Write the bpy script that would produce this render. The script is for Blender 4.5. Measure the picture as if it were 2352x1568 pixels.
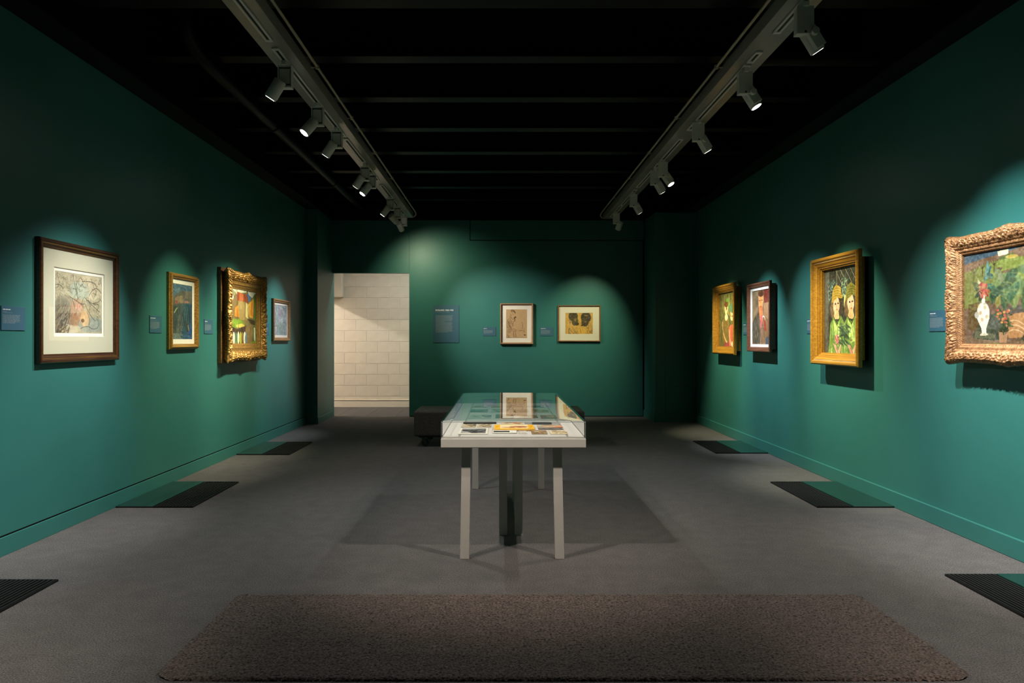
import bpy, bmesh, math, random
import numpy as np
from mathutils import Vector, Matrix
random.seed(7); RNG = np.random.default_rng(7)
for _o in list(bpy.data.objects): bpy.data.objects.remove(_o)
SC = bpy.context.scene
COL = SC.collection
PI = math.pi

# ------------------------------------------------------------------ camera, world, exposure
F = 1680.0; EYE = 1.3
cam = bpy.data.cameras.new('camera'); camo = bpy.data.objects.new('camera', cam); COL.objects.link(camo)
cam.sensor_width = 36.0; cam.lens = F / 2352 * 36.0
cam.shift_x = (1176 - 1152) / 2352.0; cam.shift_y = (779 - 784) / 2352.0
camo.location = (0, 0, EYE); camo.rotation_euler = (PI / 2, 0, 0)
cam.clip_start = 0.05
SC.camera = camo
w = bpy.data.worlds.new('world'); SC.world = w; w.use_nodes = True
w.node_tree.nodes['Background'].inputs[0].default_value = (0.0, 0.0, 0.0, 1)
w.node_tree.nodes['Background'].inputs[1].default_value = 0.0
SC.view_settings.view_transform = 'Standard'; SC.view_settings.look = 'None'
SC.view_settings.exposure = 0.0; SC.view_settings.gamma = 1.0
SC.view_settings.use_curve_mapping = False

WARM = (1.0, 0.88, 0.76); NEUT = (1.0, 0.90, 0.80); COOL = (0.86, 0.97, 1.0); GREENISH = (0.98, 0.95, 0.62)
def corridor_light(name, kind, loc, tgt, power, color, size):
    l = bpy.data.lights.new(name, kind); l.energy = power; l.color = color
    if kind == 'AREA': l.shape = 'RECTANGLE'; l.size = size[0]; l.size_y = size[1]
    else: l.shadow_soft_size = size
    o = bpy.data.objects.new(name, l); COL.objects.link(o); o.location = loc
    o.rotation_euler = (Vector(tgt) - Vector(loc)).to_track_quat('-Z', 'Y').to_euler()
    return o
corridor_light('corridor_fill_light', 'AREA', (-1.2, 12.85, 2.95), (-1.2, 13.0, 0), 38, (1, 0.95, 0.87), (2.6, 0.3))  # unseen area lamp added as even fill for the corridor
corridor_light('corridor_spot_light', 'POINT', (-5.2, 12.55, 2.93), (-2.5, 14, 1.5), 260, (1, 0.92, 0.82), 0.03)

XL, XR, YB, ZT = -3.0, 3.055, 12.30, 3.30      # side walls, back wall, top of the walls
YF = -3.5

# ------------------------------------------------------------------ materials
def new_mat(name):
    m = bpy.data.materials.new(name); m.use_nodes = True
    return m, m.node_tree, m.node_tree.nodes['Principled BSDF']
def mat(name, color, rough=0.5, metal=0.0, noise=0.0, nscale=60.0, bump=0.0, bscale=None, spec=0.5, detail=3.0, coat=0.0):
    m, t, b = new_mat(name)
    b.inputs['Base Color'].default_value = (*color, 1); b.inputs['Roughness'].default_value = rough
    b.inputs['Metallic'].default_value = metal; b.inputs['Specular IOR Level'].default_value = spec
    b.inputs['Coat Weight'].default_value = coat
    if noise > 0 or bump > 0:
        tc = t.nodes.new('ShaderNodeTexCoord')
        if noise > 0:
            n = t.nodes.new('ShaderNodeTexNoise'); n.inputs['Scale'].default_value = nscale; n.inputs['Detail'].default_value = detail
            t.links.new(tc.outputs['Object'], n.inputs['Vector'])
            r = t.nodes.new('ShaderNodeMapRange'); r.inputs[1].default_value = 0.3; r.inputs[2].default_value = 0.7
            r.inputs[3].default_value = 1 - noise; r.inputs[4].default_value = 1 + noise
            t.links.new(n.outputs['Fac'], r.inputs[0])
            mx = t.nodes.new('ShaderNodeVectorMath'); mx.operation = 'SCALE'; mx.inputs[0].default_value = color
            t.links.new(r.outputs[0], mx.inputs['Scale']); t.links.new(mx.outputs[0], b.inputs['Base Color'])
        if bump > 0:
            n2 = t.nodes.new('ShaderNodeTexNoise'); n2.inputs['Scale'].default_value = bscale or nscale; n2.inputs['Detail'].default_value = detail
            t.links.new(tc.outputs['Object'], n2.inputs['Vector'])
            bp = t.nodes.new('ShaderNodeBump'); bp.inputs['Strength'].default_value = bump; bp.inputs['Distance'].default_value = 0.01
            t.links.new(n2.outputs['Fac'], bp.inputs['Height']); t.links.new(bp.outputs[0], b.inputs['Normal'])
    return m
def wood(name, c1, c2, rough=0.4, stretch=(2, 40, 40), metal=0.0, bump=0.05, coat=0.0):
    m, t, b = new_mat(name)
    tc = t.nodes.new('ShaderNodeTexCoord'); mp = t.nodes.new('ShaderNodeMapping'); mp.inputs['Scale'].default_value = stretch
    n = t.nodes.new('ShaderNodeTexNoise'); n.inputs['Scale'].default_value = 1.6; n.inputs['Detail'].default_value = 5
    cr = t.nodes.new('ShaderNodeValToRGB'); cr.color_ramp.elements[0].color = (*c1, 1); cr.color_ramp.elements[1].color = (*c2, 1)
    cr.color_ramp.elements[0].position = 0.35; cr.color_ramp.elements[1].position = 0.65
    t.links.new(tc.outputs['Object'], mp.inputs[0]); t.links.new(mp.outputs[0], n.inputs['Vector'])
    t.links.new(n.outputs['Fac'], cr.inputs[0]); t.links.new(cr.outputs[0], b.inputs['Base Color'])
    bp = t.nodes.new('ShaderNodeBump'); bp.inputs['Strength'].default_value = bump; bp.inputs['Distance'].default_value = 0.005
    t.links.new(n.outputs['Fac'], bp.inputs['Height']); t.links.new(bp.outputs[0], b.inputs['Normal'])
    b.inputs['Roughness'].default_value = rough; b.inputs['Metallic'].default_value = metal; b.inputs['Coat Weight'].default_value = coat
    return m
def emit(name, color, s):
    m, t, b = new_mat(name)
    b.inputs['Base Color'].default_value = (1, 1, 1, 1)
    b.inputs['Emission Color'].default_value = (*color, 1); b.inputs['Emission Strength'].default_value = s
    return m
def clear_sheet(name, tint=(0.96, 0.98, 0.97), f0=0.08, rough=0.0):
    # thin clear sheet: straight-through transmission plus a Schlick mirror term on the outward faces
    m = bpy.data.materials.new(name); m.use_nodes = True; t = m.node_tree; t.nodes.clear()
    out = t.nodes.new('ShaderNodeOutputMaterial'); mix = t.nodes.new('ShaderNodeMixShader')
    tr = t.nodes.new('ShaderNodeBsdfTransparent'); tr.inputs[0].default_value = (*tint, 1)
    gl = t.nodes.new('ShaderNodeBsdfAnisotropic'); gl.inputs['Roughness'].default_value = rough; gl.inputs[0].default_value = (1, 1, 1, 1)
    g = t.nodes.new('ShaderNodeNewGeometry')
    dot = t.nodes.new('ShaderNodeVectorMath'); dot.operation = 'DOT_PRODUCT'
    t.links.new(g.outputs['Incoming'], dot.inputs[0]); t.links.new(g.outputs['Normal'], dot.inputs[1])
    def M(op, a, b=None):
        n = t.nodes.new('ShaderNodeMath'); n.operation = op
        for i, v in enumerate((a, b)):
            if v is None: continue
            if isinstance(v, (int, float)): n.inputs[i].default_value = v
            else: t.links.new(v, n.inputs[i])
        return n.outputs[0]
    c = M('ABSOLUTE', dot.outputs['Value']); p = M('POWER', M('SUBTRACT', 1.0, c), 5.0)
    fr = M('ADD', M('MULTIPLY', p, 1 - f0), f0)
    fr = M('DIVIDE', M('MULTIPLY', fr, 2.0), M('ADD', fr, 1.0))      # both faces of the sheet together
    fr = M('MULTIPLY', fr, M('SUBTRACT', 1.0, g.outputs['Backfacing']))
    t.links.new(fr, mix.inputs[0]); t.links.new(tr.outputs[0], mix.inputs[1]); t.links.new(gl.outputs[0], mix.inputs[2])
    t.links.new(mix.outputs[0], out.inputs[0])
    return m
def attr_mat(name, rough=0.55, spec=0.3, bump=0.0):
    m, t, b = new_mat(name)
    a = t.nodes.new('ShaderNodeVertexColor'); a.layer_name = 'Col'
    t.links.new(a.outputs['Color'], b.inputs['Base Color']); b.inputs['Roughness'].default_value = rough
    b.inputs['Specular IOR Level'].default_value = spec
    if bump:
        tc = t.nodes.new('ShaderNodeTexCoord'); n = t.nodes.new('ShaderNodeTexNoise'); n.inputs['Scale'].default_value = 140
        t.links.new(tc.outputs['Object'], n.inputs['Vector'])
        bp = t.nodes.new('ShaderNodeBump'); bp.inputs['Strength'].default_value = bump; bp.inputs['Distance'].default_value = 0.004
        t.links.new(n.outputs['Fac'], bp.inputs['Height']); t.links.new(bp.outputs[0], b.inputs['Normal'])
    return m
def carpet_mat(name, c1, c2, s1, s2, bump, tiles=False):
    m, t, b = new_mat(name)
    tc = t.nodes.new('ShaderNodeTexCoord')
    n = t.nodes.new('ShaderNodeTexNoise'); n.inputs['Scale'].default_value = s1; n.inputs['Detail'].default_value = 2
    n2 = t.nodes.new('ShaderNodeTexNoise'); n2.inputs['Scale'].default_value = s2; n2.inputs['Detail'].default_value = 3
    for q in (n, n2): t.links.new(tc.outputs['Object'], q.inputs['Vector'])
    cr = t.nodes.new('ShaderNodeValToRGB'); cr.color_ramp.elements[0].color = (*c1, 1); cr.color_ramp.elements[1].color = (*c2, 1)
    cr.color_ramp.elements[0].position = 0.3; cr.color_ramp.elements[1].position = 0.72
    t.links.new(n.outputs['Fac'], cr.inputs[0])
    r = t.nodes.new('ShaderNodeMapRange'); r.inputs[1].default_value = 0.3; r.inputs[2].default_value = 0.7; r.inputs[3].default_value = 0.86; r.inputs[4].default_value = 1.12
    t.links.new(n2.outputs['Fac'], r.inputs[0])
    sc = t.nodes.new('ShaderNodeVectorMath'); sc.operation = 'SCALE'
    t.links.new(cr.outputs[0], sc.inputs[0]); t.links.new(r.outputs[0], sc.inputs['Scale'])
    src = sc.outputs[0]
    if tiles:
        bk = t.nodes.new('ShaderNodeTexBrick'); bk.offset = 0.0; bk.inputs['Scale'].default_value = 1.0
        bk.inputs['Brick Width'].default_value = 0.5; bk.inputs['Row Height'].default_value = 0.5; bk.inputs['Mortar Size'].default_value = 0.0012
        bk.inputs['Color1'].default_value = (0.96, 0.96, 0.96, 1); bk.inputs['Color2'].default_value = (1.03, 1.02, 1.01, 1); bk.inputs['Mortar'].default_value = (0.8, 0.8, 0.8, 1)
        t.links.new(tc.outputs['Object'], bk.inputs['Vector'])
        mu = t.nodes.new('ShaderNodeVectorMath'); mu.operation = 'MULTIPLY'
        t.links.new(src, mu.inputs[0]); t.links.new(bk.outputs['Color'], mu.inputs[1]); src = mu.outputs[0]
    t.links.new(src, b.inputs['Base Color'])
    bp = t.nodes.new('ShaderNodeBump'); bp.inputs['Strength'].default_value = bump; bp.inputs['Distance'].default_value = 0.006
    t.links.new(n.outputs['Fac'], bp.inputs['Height']); t.links.new(bp.outputs[0], b.inputs['Normal'])
    b.inputs['Roughness'].default_value = 0.95; b.inputs['Specular IOR Level'].default_value = 0.1
    b.inputs['Sheen Weight'].default_value = 0.15
    return m

WALL = mat('green_wall_paint', (0.030, 0.150, 0.130), 0.42, noise=0.03, nscale=3, bump=0.06, bscale=260, spec=0.35)
CARPET = carpet_mat('grey_carpet', (0.022, 0.020, 0.020), (0.150, 0.138, 0.134), 150, 9, 0.8, tiles=True)
CARPET2 = carpet_mat('corridor_carpet', (0.035, 0.032, 0.032), (0.085, 0.078, 0.075), 280, 8, 0.4)
MATPILE = carpet_mat('brown_mat_pile', (0.008, 0.005, 0.004), (0.150, 0.110, 0.092), 95, 14, 1.0)
BLACK = mat('black_ceiling_paint', (0.005, 0.005, 0.005), 0.7, spec=0.1)
BLACKST = mat('black_painted_steel', (0.0032, 0.0032, 0.0035), 0.5, spec=0.15)
TRACKM = mat('grey_track_paint', (0.24, 0.23, 0.20), 0.3, noise=0.1, nscale=5, spec=0.6)
RAILM = mat('pale_track_rail', (0.62, 0.60, 0.54), 0.4)
SLOTM = mat('dark_track_slot', (0.01, 0.01, 0.01), 0.6)
FIXM = mat('grey_spotlight_paint', (0.60, 0.60, 0.52), 0.45)
CONDM = mat('galvanised_conduit', (0.50, 0.42, 0.28), 0.4, metal=0.2)
BLOCKM = mat('cream_block_paint', (0.62, 0.56, 0.47), 0.75, noise=0.05, nscale=7, bump=0.35, bscale=120)
WHITEP = mat('cream_gloss_paint', (0.66, 0.60, 0.51), 0.5, noise=0.03, nscale=6)
CASEP = mat('pale_grey_case_paint', (0.44, 0.42, 0.385), 0.5, noise=0.04, nscale=9, bump=0.05, bscale=150)
DECKM = mat('off_white_deck_board', (0.60, 0.56, 0.52), 0.8, noise=0.02, nscale=30)
LEATHER = mat('black_leather', (0.060, 0.050, 0.047), 0.5, noise=0.35, nscale=90, bump=0.9, bscale=95, spec=0.5)
CASTM = mat('dark_caster_metal', (0.06, 0.075, 0.065), 0.35, metal=0.4)
RUBBER = mat('dark_rubber', (0.02, 0.025, 0.022), 0.6)
GRILLE = mat('black_grille_metal', (0.010, 0.009, 0.009), 0.5, noise=0.4, nscale=120, spec=0.25)
SHADEJOINTM = mat('shade_and_joint_black', (0.003, 0.003, 0.003), 0.8, spec=0.1)  # near-black standing in for shade in recesses and gaps, also tile joints
REFLACR = mat('wall_reflection_acrylic', (0.010, 0.032, 0.026), 0.12, noise=0.15, nscale=12, spec=0.7)  # green of the mirrored wall is put into the base colour
PLATEM = mat('blue_label_board', (0.026, 0.100, 0.145), 0.6)
LETTER = mat('pale_lettering', (0.72, 0.76, 0.76), 0.6)
LETTERDIM = mat('fine_grey_lettering', (0.16, 0.22, 0.24), 0.7)
GLASS = clear_sheet('acrylic', (0.955, 0.97, 0.965), 0.05)
GLAZ = clear_sheet('picture_glass', (0.985, 0.99, 0.985), 0.05)
PAINTED = attr_mat('oil_paint_surface', 0.38, 0.35, 0.25)
PAPER = attr_mat('printed_paper_surface', 0.7, 0.2)
MOUNT = mat('cream_mount_board', (0.62, 0.58, 0.43), 0.8)
MOUNTW = mat('white_mount_board', (0.92, 0.86, 0.75), 0.8)
DKWOOD = wood('dark_walnut_moulding', (0.030, 0.010, 0.004), (0.062, 0.024, 0.009), 0.3, coat=0.3)
REDWOOD = wood('reddish_wood_moulding', (0.10, 0.035, 0.018), (0.17, 0.065, 0.035), 0.35)
MIDWOOD = wood('brown_wood_moulding', (0.16, 0.075, 0.028), (0.27, 0.13, 0.05), 0.4)
TANWOOD = wood('tan_wood_moulding', (0.26, 0.15, 0.075), (0.36, 0.22, 0.11), 0.45)
GOLDWOOD = wood('honey_gold_moulding', (0.38, 0.165, 0.018), (0.56, 0.27, 0.035), 0.3, metal=0.25, coat=0.2)
OLDGOLD = wood('worn_gold_moulding', (0.22, 0.11, 0.022), (0.42, 0.23, 0.05), 0.35, metal=0.3)
GILT = mat('gilded_carving', (0.50, 0.27, 0.075), 0.36, metal=0.65, noise=0.4, nscale=45, bump=0.4, bscale=150)
GILTB = mat('bronze_gilded_carving', (0.38, 0.185, 0.078), 0.42, metal=0.45, noise=0.4, nscale=40, bump=0.4, bscale=150)
LENS = {}

# ------------------------------------------------------------------ mesh helpers
class MB:
    def __init__(s): s.v = []; s.f = []; s.smooth = []
    def add(s, vs, fs, smooth=False):
        k = len(s.v); s.v += [tuple(v) for v in vs]
        for f in fs: s.f.append(tuple(i + k for i in f)); s.smooth.append(smooth)
        return s
    def box(s, x0, x1, y0, y1, z0, z1):
        if x0 > x1: x0, x1 = x1, x0
        if y0 > y1: y0, y1 = y1, y0
        if z0 > z1: z0, z1 = z1, z0
        return s.add([(x0,y0,z0),(x1,y0,z0),(x1,y1,z0),(x0,y1,z0),(x0,y0,z1),(x1,y0,z1),(x1,y1,z1),(x0,y1,z1)],
                     [(0,3,2,1),(4,5,6,7),(0,1,5,4),(1,2,6,5),(2,3,7,6),(3,0,4,7)])
    def prism(s, poly, z0, z1):       # poly counter-clockwise seen from above
        n = len(poly)
        vs = [(x, y, z0) for x, y in poly] + [(x, y, z1) for x, y in poly]
        fs = [tuple(reversed(range(n))), tuple(range(n, 2*n))] + [(i, (i+1) % n, n + (i+1) % n, n + i) for i in range(n)]
        return s.add(vs, fs)
    def tube(s, pts, r, n=12, caps=True):
        pts = [Vector(p) for p in pts]; rings = []
        for i, p in enumerate(pts):
            d = (pts[min(i+1, len(pts)-1)] - pts[max(i-1, 0)]).normalized()
            a = d.orthogonal().normalized() if i == 0 else (rings_a - d * rings_a.dot(d)).normalized()
            rings_a = a; b = d.cross(a)
            rr = r[i] if isinstance(r, (list, tuple)) else r
            rings.append([p + (a * math.cos(t) + b * math.sin(t)) * rr for t in [2*PI*k/n for k in range(n)]])
        vs = [v for q in rings for v in q]; m = len(rings)
        fs = [(i*n + k, i*n + (k+1) % n, (i+1)*n + (k+1) % n, (i+1)*n + k) for i in range(m-1) for k in range(n)]
        s.add(vs, fs, True)
        if caps:
            s.add(rings[0], [tuple(reversed(range(n)))]); s.add(rings[-1], [tuple(range(n))])
        return s
    def build(s, name, m, parent=None, bevel=0.0, seg=2, loc=None):
        me = bpy.data.meshes.new(name); me.from_pydata(s.v, [], s.f); me.update()
        me.polygons.foreach_set('use_smooth', s.smooth); me.materials.append(m)
        if bevel > 0:
            bm = bmesh.new(); bm.from_mesh(me)
            es = [e for e in bm.edges if len(e.link_faces) == 2 and e.calc_face_angle(0) > 0.6]
            bmesh.ops.bevel(bm, geom=es, offset=bevel, segments=seg, affect='EDGES', profile=0.5)
            bm.to_mesh(me); bm.free()
        o = bpy.data.objects.new(name, me); COL.objects.link(o)
        if parent is not None: o.parent = parent
        if loc: o.location = loc
        return o
def tag(o, label=None, cat=None, group=None, kind=None):
    if label: o['label'] = label
    if cat: o['category'] = cat
    if group: o['group'] = group
    if kind: o['kind'] = kind
    return o
def empty(name, loc=(0,0,0), rz=0.0, label=None, cat=None, group=None):
    o = bpy.data.objects.new(name, None); COL.objects.link(o); o.location = loc; o.rotation_euler = (0, 0, rz)
    o.empty_display_size = 0.1
    return tag(o, label, cat, group)
def struct(mb, name, m, **k):
    return tag(mb.build(name, m, **k), kind='structure')

# ------------------------------------------------------------------ the room
struct(MB().box(XL-0.3, XR+0.3, YF, YB+0.12, -0.1, 0.0), 'floor', CARPET)
wl = struct(MB().box(XL-0.2, XL, YF, YB+0.12, 0, ZT), 'wall_left', WALL)
wr = struct(MB().box(XR, XR+0.2, YF, YB+0.12, 0, 2.808), 'wall_right', WALL)
MB().box(XR+0.0015, XR+0.2, YF, YB+0.12, 2.808, ZT).build('upper_panel', WALL, wr)
struct(MB().box(XL-0.2, XR+0.2, YF-0.2, YF, 0, 3.9), 'wall_front', WALL)
# back wall with the doorway, the projecting panel at its top, the flush cover strip beside the doorway
DX0, DX1, DZ = -2.843, -1.552, 2.413
wb = struct(MB().box(DX1, 2.374, YB, YB+0.12, 0.012, 2.958).box(DX1, -0.534, YB, YB+0.12, 2.958, ZT), 'wall_back', WALL)
MB().box(DX1, 2.42, YB+0.035, YB+0.118, 0.0, ZT).build('gap_shade_backing', SHADEJOINTM, wb)  # black backing added so the open wall joints stay dark
MB().box(XL, DX1-0.003, YB+0.001, YB+0.12, DZ, ZT).build('door_header', WALL, wb)
MB().box(XL, DX0, YB+0.001, YB+0.12, 0, DZ).build('door_side', WALL, wb)
MB().box(-0.522, 2.392, YB-0.012, YB+0.03, 2.970, ZT).build('bulkhead_panel', WALL, wb, bevel=0.004)
MB().box(2.45, XR, YB+0.001, YB+0.12, 0, ZT).build('end_panel', WALL, wb)
struct(MB().prism([(XL, 11.22), (-2.822, 11.22), (-2.843, YB), (XL, YB)], 0, ZT), 'wall_left_return', WALL, bevel=0.004)
wrr = struct(MB().prism([(2.42, 11.52), (XR, 11.52), (XR, YB), (2.40, YB)], 0, ZT), 'wall_right_return', WALL, bevel=0.004)
MB().box(2.58, 3.02, 11.512, 11.52, 0.125, 0.555).build('access_hatch', WALL, wrr, bevel=0.002)
MB().box(2.575, 3.02, 11.514, 11.52, 0.562, ZT).build('upper_panel', WALL, wrr, bevel=0.002)
MB().box(3.043, XR, 11.36, 11.40, 0.125, ZT).build('cover_strip', WALL, wrr, bevel=0.002)
# baseboards: a thin flat skirting with an overhanging top edge
def base_mb(x, y0, y1, s):      # s = +1 left wall, -1 right wall
    m = MB()
    m.box(x, x + s*(0.014 if s > 0 else 0.022), y0, y1, 0, 0.112 if s > 0 else 0.122)
    return m
bl = struct(base_mb(XL, YF, 11.22, 1), 'baseboard_left', WALL, bevel=0.002)
MB().box(XL, XL+0.003, YF, 11.22, 0.112, 0.121).build('gap_shade_strip', SHADEJOINTM, bl)  # black strip standing in for the shade inside the reveal
struct(base_mb(XR, YF, 11.505, -1), 'baseboard_right', WALL, bevel=0.004)
struct(MB().prism([(2.385, YB), (2.404, 11.506), (XR, 11.506), (XR, 11.52), (2.42, 11.52), (2.40, YB)], 0, 0.122), 'baseboard_back', WALL, bevel=0.003)
struct(MB().prism([(XL, 11.206), (-2.81, 11.206), (-2.831, YB-0.001), (-2.843, YB-0.001), (-2.822, 11.22), (XL, 11.22)], 0, 0.10), 'baseboard_left_return', WALL, bevel=0.003)
# the dark ceiling: deck, edge beams and steel joists
ceil = struct(MB().box(XL-0.3, XR+0.3, YF, YB+0.2, 3.95, 4.05), 'ceiling', BLACK)
for x0, x1 in ((XL-0.2, XL+0.20), (XR-0.20, XR+0.2)):
    MB().box(x0, x1, YF, YB+0.12, ZT+0.001, ZT+0.02).box(x0+(0.18 if x0 < 0 else 0.20), x1-(0.20 if x0 < 0 else 0.18), YF, YB+0.12, ZT+0.02, 3.93).box(x0, x1, YF, YB+0.12, 3.93, 3.95).build('edge_beam', BLACKST, ceil)
MB().box(XL, XR, YB-0.10, YB+0.12, ZT+0.001, 3.95).build('edge_beam', BLACKST, ceil)
MB().box(XL, XR, YF, YF+0.02, 3.3, 3.95).build('edge_beam', BLACKST, ceil)
jm = None
for i in range(15):
    y = 11.55 - 0.965*i
    if i in (0, 1): y = (11.55, 10.62)[i]
    if jm is None:
        q = MB().box(XL+0.21, XR-0.21, -0.07, 0.07, 3.50, 3.515).box(XL+0.21, XR-0.21, -0.006, 0.006, 3.515, 3.935).box(XL+0.21, XR-0.21, -0.07, 0.07, 3.935, 3.95)
        o = q.build('joist', BLACKST, ceil); jm = o.data
    else:
        o = bpy.data.objects.new('joist', jm); COL.objects.link(o); o.parent = ceil
    o.location = (0, y, 0)
pb = Vector
pipe = MB().tube([(-2.28, 5.25, 3.95), (-2.28, 5.25, 3.60), (-2.28, 5.32, 3.50), (-2.28, 5.46, 3.445), (-2.28, 5.7, 3.43), (-2.28, 12.2, 3.43)], 0.05, 16).build('ceiling_pipe', BLACKST)
tag(pipe, 'black pipe bending down and running under the joists beside the left track', 'pipe')
for y in (7.3, 9.9):
    MB().tube([(-2.28, y, 3.43), (-2.28, y+0.05, 3.43)], 0.058, 16).build('coupling', BLACKST, pipe)
duct = MB().tube([(1.82, 5.55, 3.43), (XR-0.2, 5.55, 3.43)], 0.055, 16).build('ceiling_pipe', BLACKST)
tag(duct, 'short black cross pipe under the joists, right of the right track', 'pipe')

# ------------------------------------------------------------------ the corridor behind the doorway
CY = 14.04
wc = struct(MB().box(-5.6, 0.6, CY+0.0045, CY+0.2, 0, 3.05), 'wall_corridor', BLOCKM)
bw, bh = 0.4237, 0.21
blk = {}
def block(x0, x1, z0, z1):
    key = (round(x1-x0, 4), round(z1-z0, 4))
    if key not in blk:
        o = MB().box(0, key[0], -0.012, 0.004, 0, key[1]).build('block', BLOCKM, wc, bevel=0.003, seg=1); blk[key] = o.data
    else:
        o = bpy.data.objects.new('block', blk[key]); COL.objects.link(o); o.parent = wc
    o.location = (x0, CY + 0.012 + RNG.uniform(-0.0008, 0.0008), z0)
for r in range(-1, 14):
    z0 = max(0.0, 0.206 + bh*r); z1 = min(0.206 + bh*(r+1), 3.05)
    off = -2.592 if r % 2 else -2.380
    for n in range(-3, 5):
        x0 = off + bw*n
        block(x0 + 0.0022, x0 + bw - 0.0022, z0 + 0.0022, z1 - 0.0022)
struct(MB().box(-4.6, 0.3, CY-0.022, CY, 0, 0.13).box(-4.6, 0.3, CY-0.03, CY, 0.13, 0.142), 'baseboard_corridor', WHITEP, bevel=0.003)
struct(MB().box(-5.6, -5.5, YB+0.12, CY+0.2, 0, 3.05), 'wall_corridor_left', WHITEP)
struct(MB().box(0.6, 0.7, YB+0.12, CY+0.2, 0, 3.05), 'wall_corridor_right', WHITEP)
struct(MB().box(-5.6, 0.7, YB+0.12, CY+0.2, 3.05, 3.15), 'ceiling_corridor', WHITEP)
struct(MB().box(-5.6, XL, YB+0.02, YB+0.12, 0, 3.05), 'wall_corridor_front', WHITEP)
struct(MB().box(-5.5, -3.03, 13.88, CY-0.001, 2.10, 3.05), 'trim_1', WHITEP, bevel=0.012)
struct(MB().box(-3.75, -3.60, YB+0.12, 13.88, 2.23, 3.05), 'shade_beam', WHITEP, bevel=0.005)  # unseen beam added to throw the slanting shadow on the block wall
fc = struct(MB().box(-5.6, 0.7, YB+0.12, CY+0.1, -0.1, -0.008), 'floor_corridor', SHADEJOINTM)
tm = None
for i in range(-11, 1):
    for j in range(4):
        ly = 0.4 if j < 3 else 0.415
        if tm is None or j == 3:
            o = MB().box(0.0015, 0.4985, 0.0015, ly-0.0015, -0.008, 0.0).build('carpet_tile', CARPET2, fc, bevel=0.002, seg=1)
            if j < 3: tm = o.data
        else:
            o = bpy.data.objects.new('carpet_tile', tm); COL.objects.link(o); o.parent = fc
        o.location = (i*0.5 + 0.2, YB + 0.122 + j*0.4, 0)

# ------------------------------------------------------------------ floor mat
def fuzzy_mat(x0, x1, y0, y1, h):
    nx, ny = int((x1-x0)/0.0075), int((y1-y0)/0.0075)
    xs = np.linspace(x0, x1, nx+1); ys = np.linspace(y0, y1, ny+1)
    X, Y = np.meshgrid(xs, ys); X = X + RNG.uniform(-0.003, 0.003, X.shape); Y = Y + RNG.uniform(-0.003, 0.003, Y.shape)
    cx, cy = (x0+x1)/2, (y0+y1)/2
    # rounded corners
    rad = 0.09; hx, hy = (x1-x0)/2, (y1-y0)/2
    dx = np.abs(X-cx) - (hx-rad); dy = np.abs(Y-cy) - (hy-rad)
    out = np.sqrt(np.maximum(dx,0)**2 + np.maximum(dy,0)**2); corner = (dx > 0) & (dy > 0) & (out > rad)
    k = np.where(corner, rad/np.maximum(out,1e-6), 1.0)
    X = np.where(corner, cx + np.sign(X-cx)*((hx-rad) + dx*k), X); Y = np.where(corner, cy + np.sign(Y-cy)*((hy-rad) + dy*k), Y)
    edge = np.minimum(np.minimum(X-x0, x1-X), np.minimum(Y-y0, y1-Y))
    Z = h*np.clip(edge/0.010, 0, 1)**0.5 * (0.55 + 0.45*RNG.random(X.shape)) + 0.0005
    v = np.stack([X, Y, Z], -1).reshape(-1, 3)
    W = nx+1; I = (np.arange(ny)[:, None]*W + np.arange(nx)[None, :]).reshape(-1)
    f = np.stack([I, I+1, I+W+1, I+W], -1)
    me = bpy.data.meshes.new('floor_mat')
    me.vertices.add(len(v)); me.vertices.foreach_set('co', v.ravel())
    me.loops.add(f.size); me.loops.foreach_set('vertex_index', f.ravel())
    me.polygons.add(len(f)); me.polygons.foreach_set('loop_start', np.arange(0, f.size, 4)); me.update(calc_edges=True)
    me.materials.append(MATPILE)
    o = bpy.data.objects.new('floor_mat', me); COL.objects.link(o)
    return o
tag(fuzzy_mat(-1.34, 1.816, 2.78, 3.71, 0.013), 'wide brown shaggy entrance mat lying on the grey carpet in the foreground', 'mat')

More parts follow.
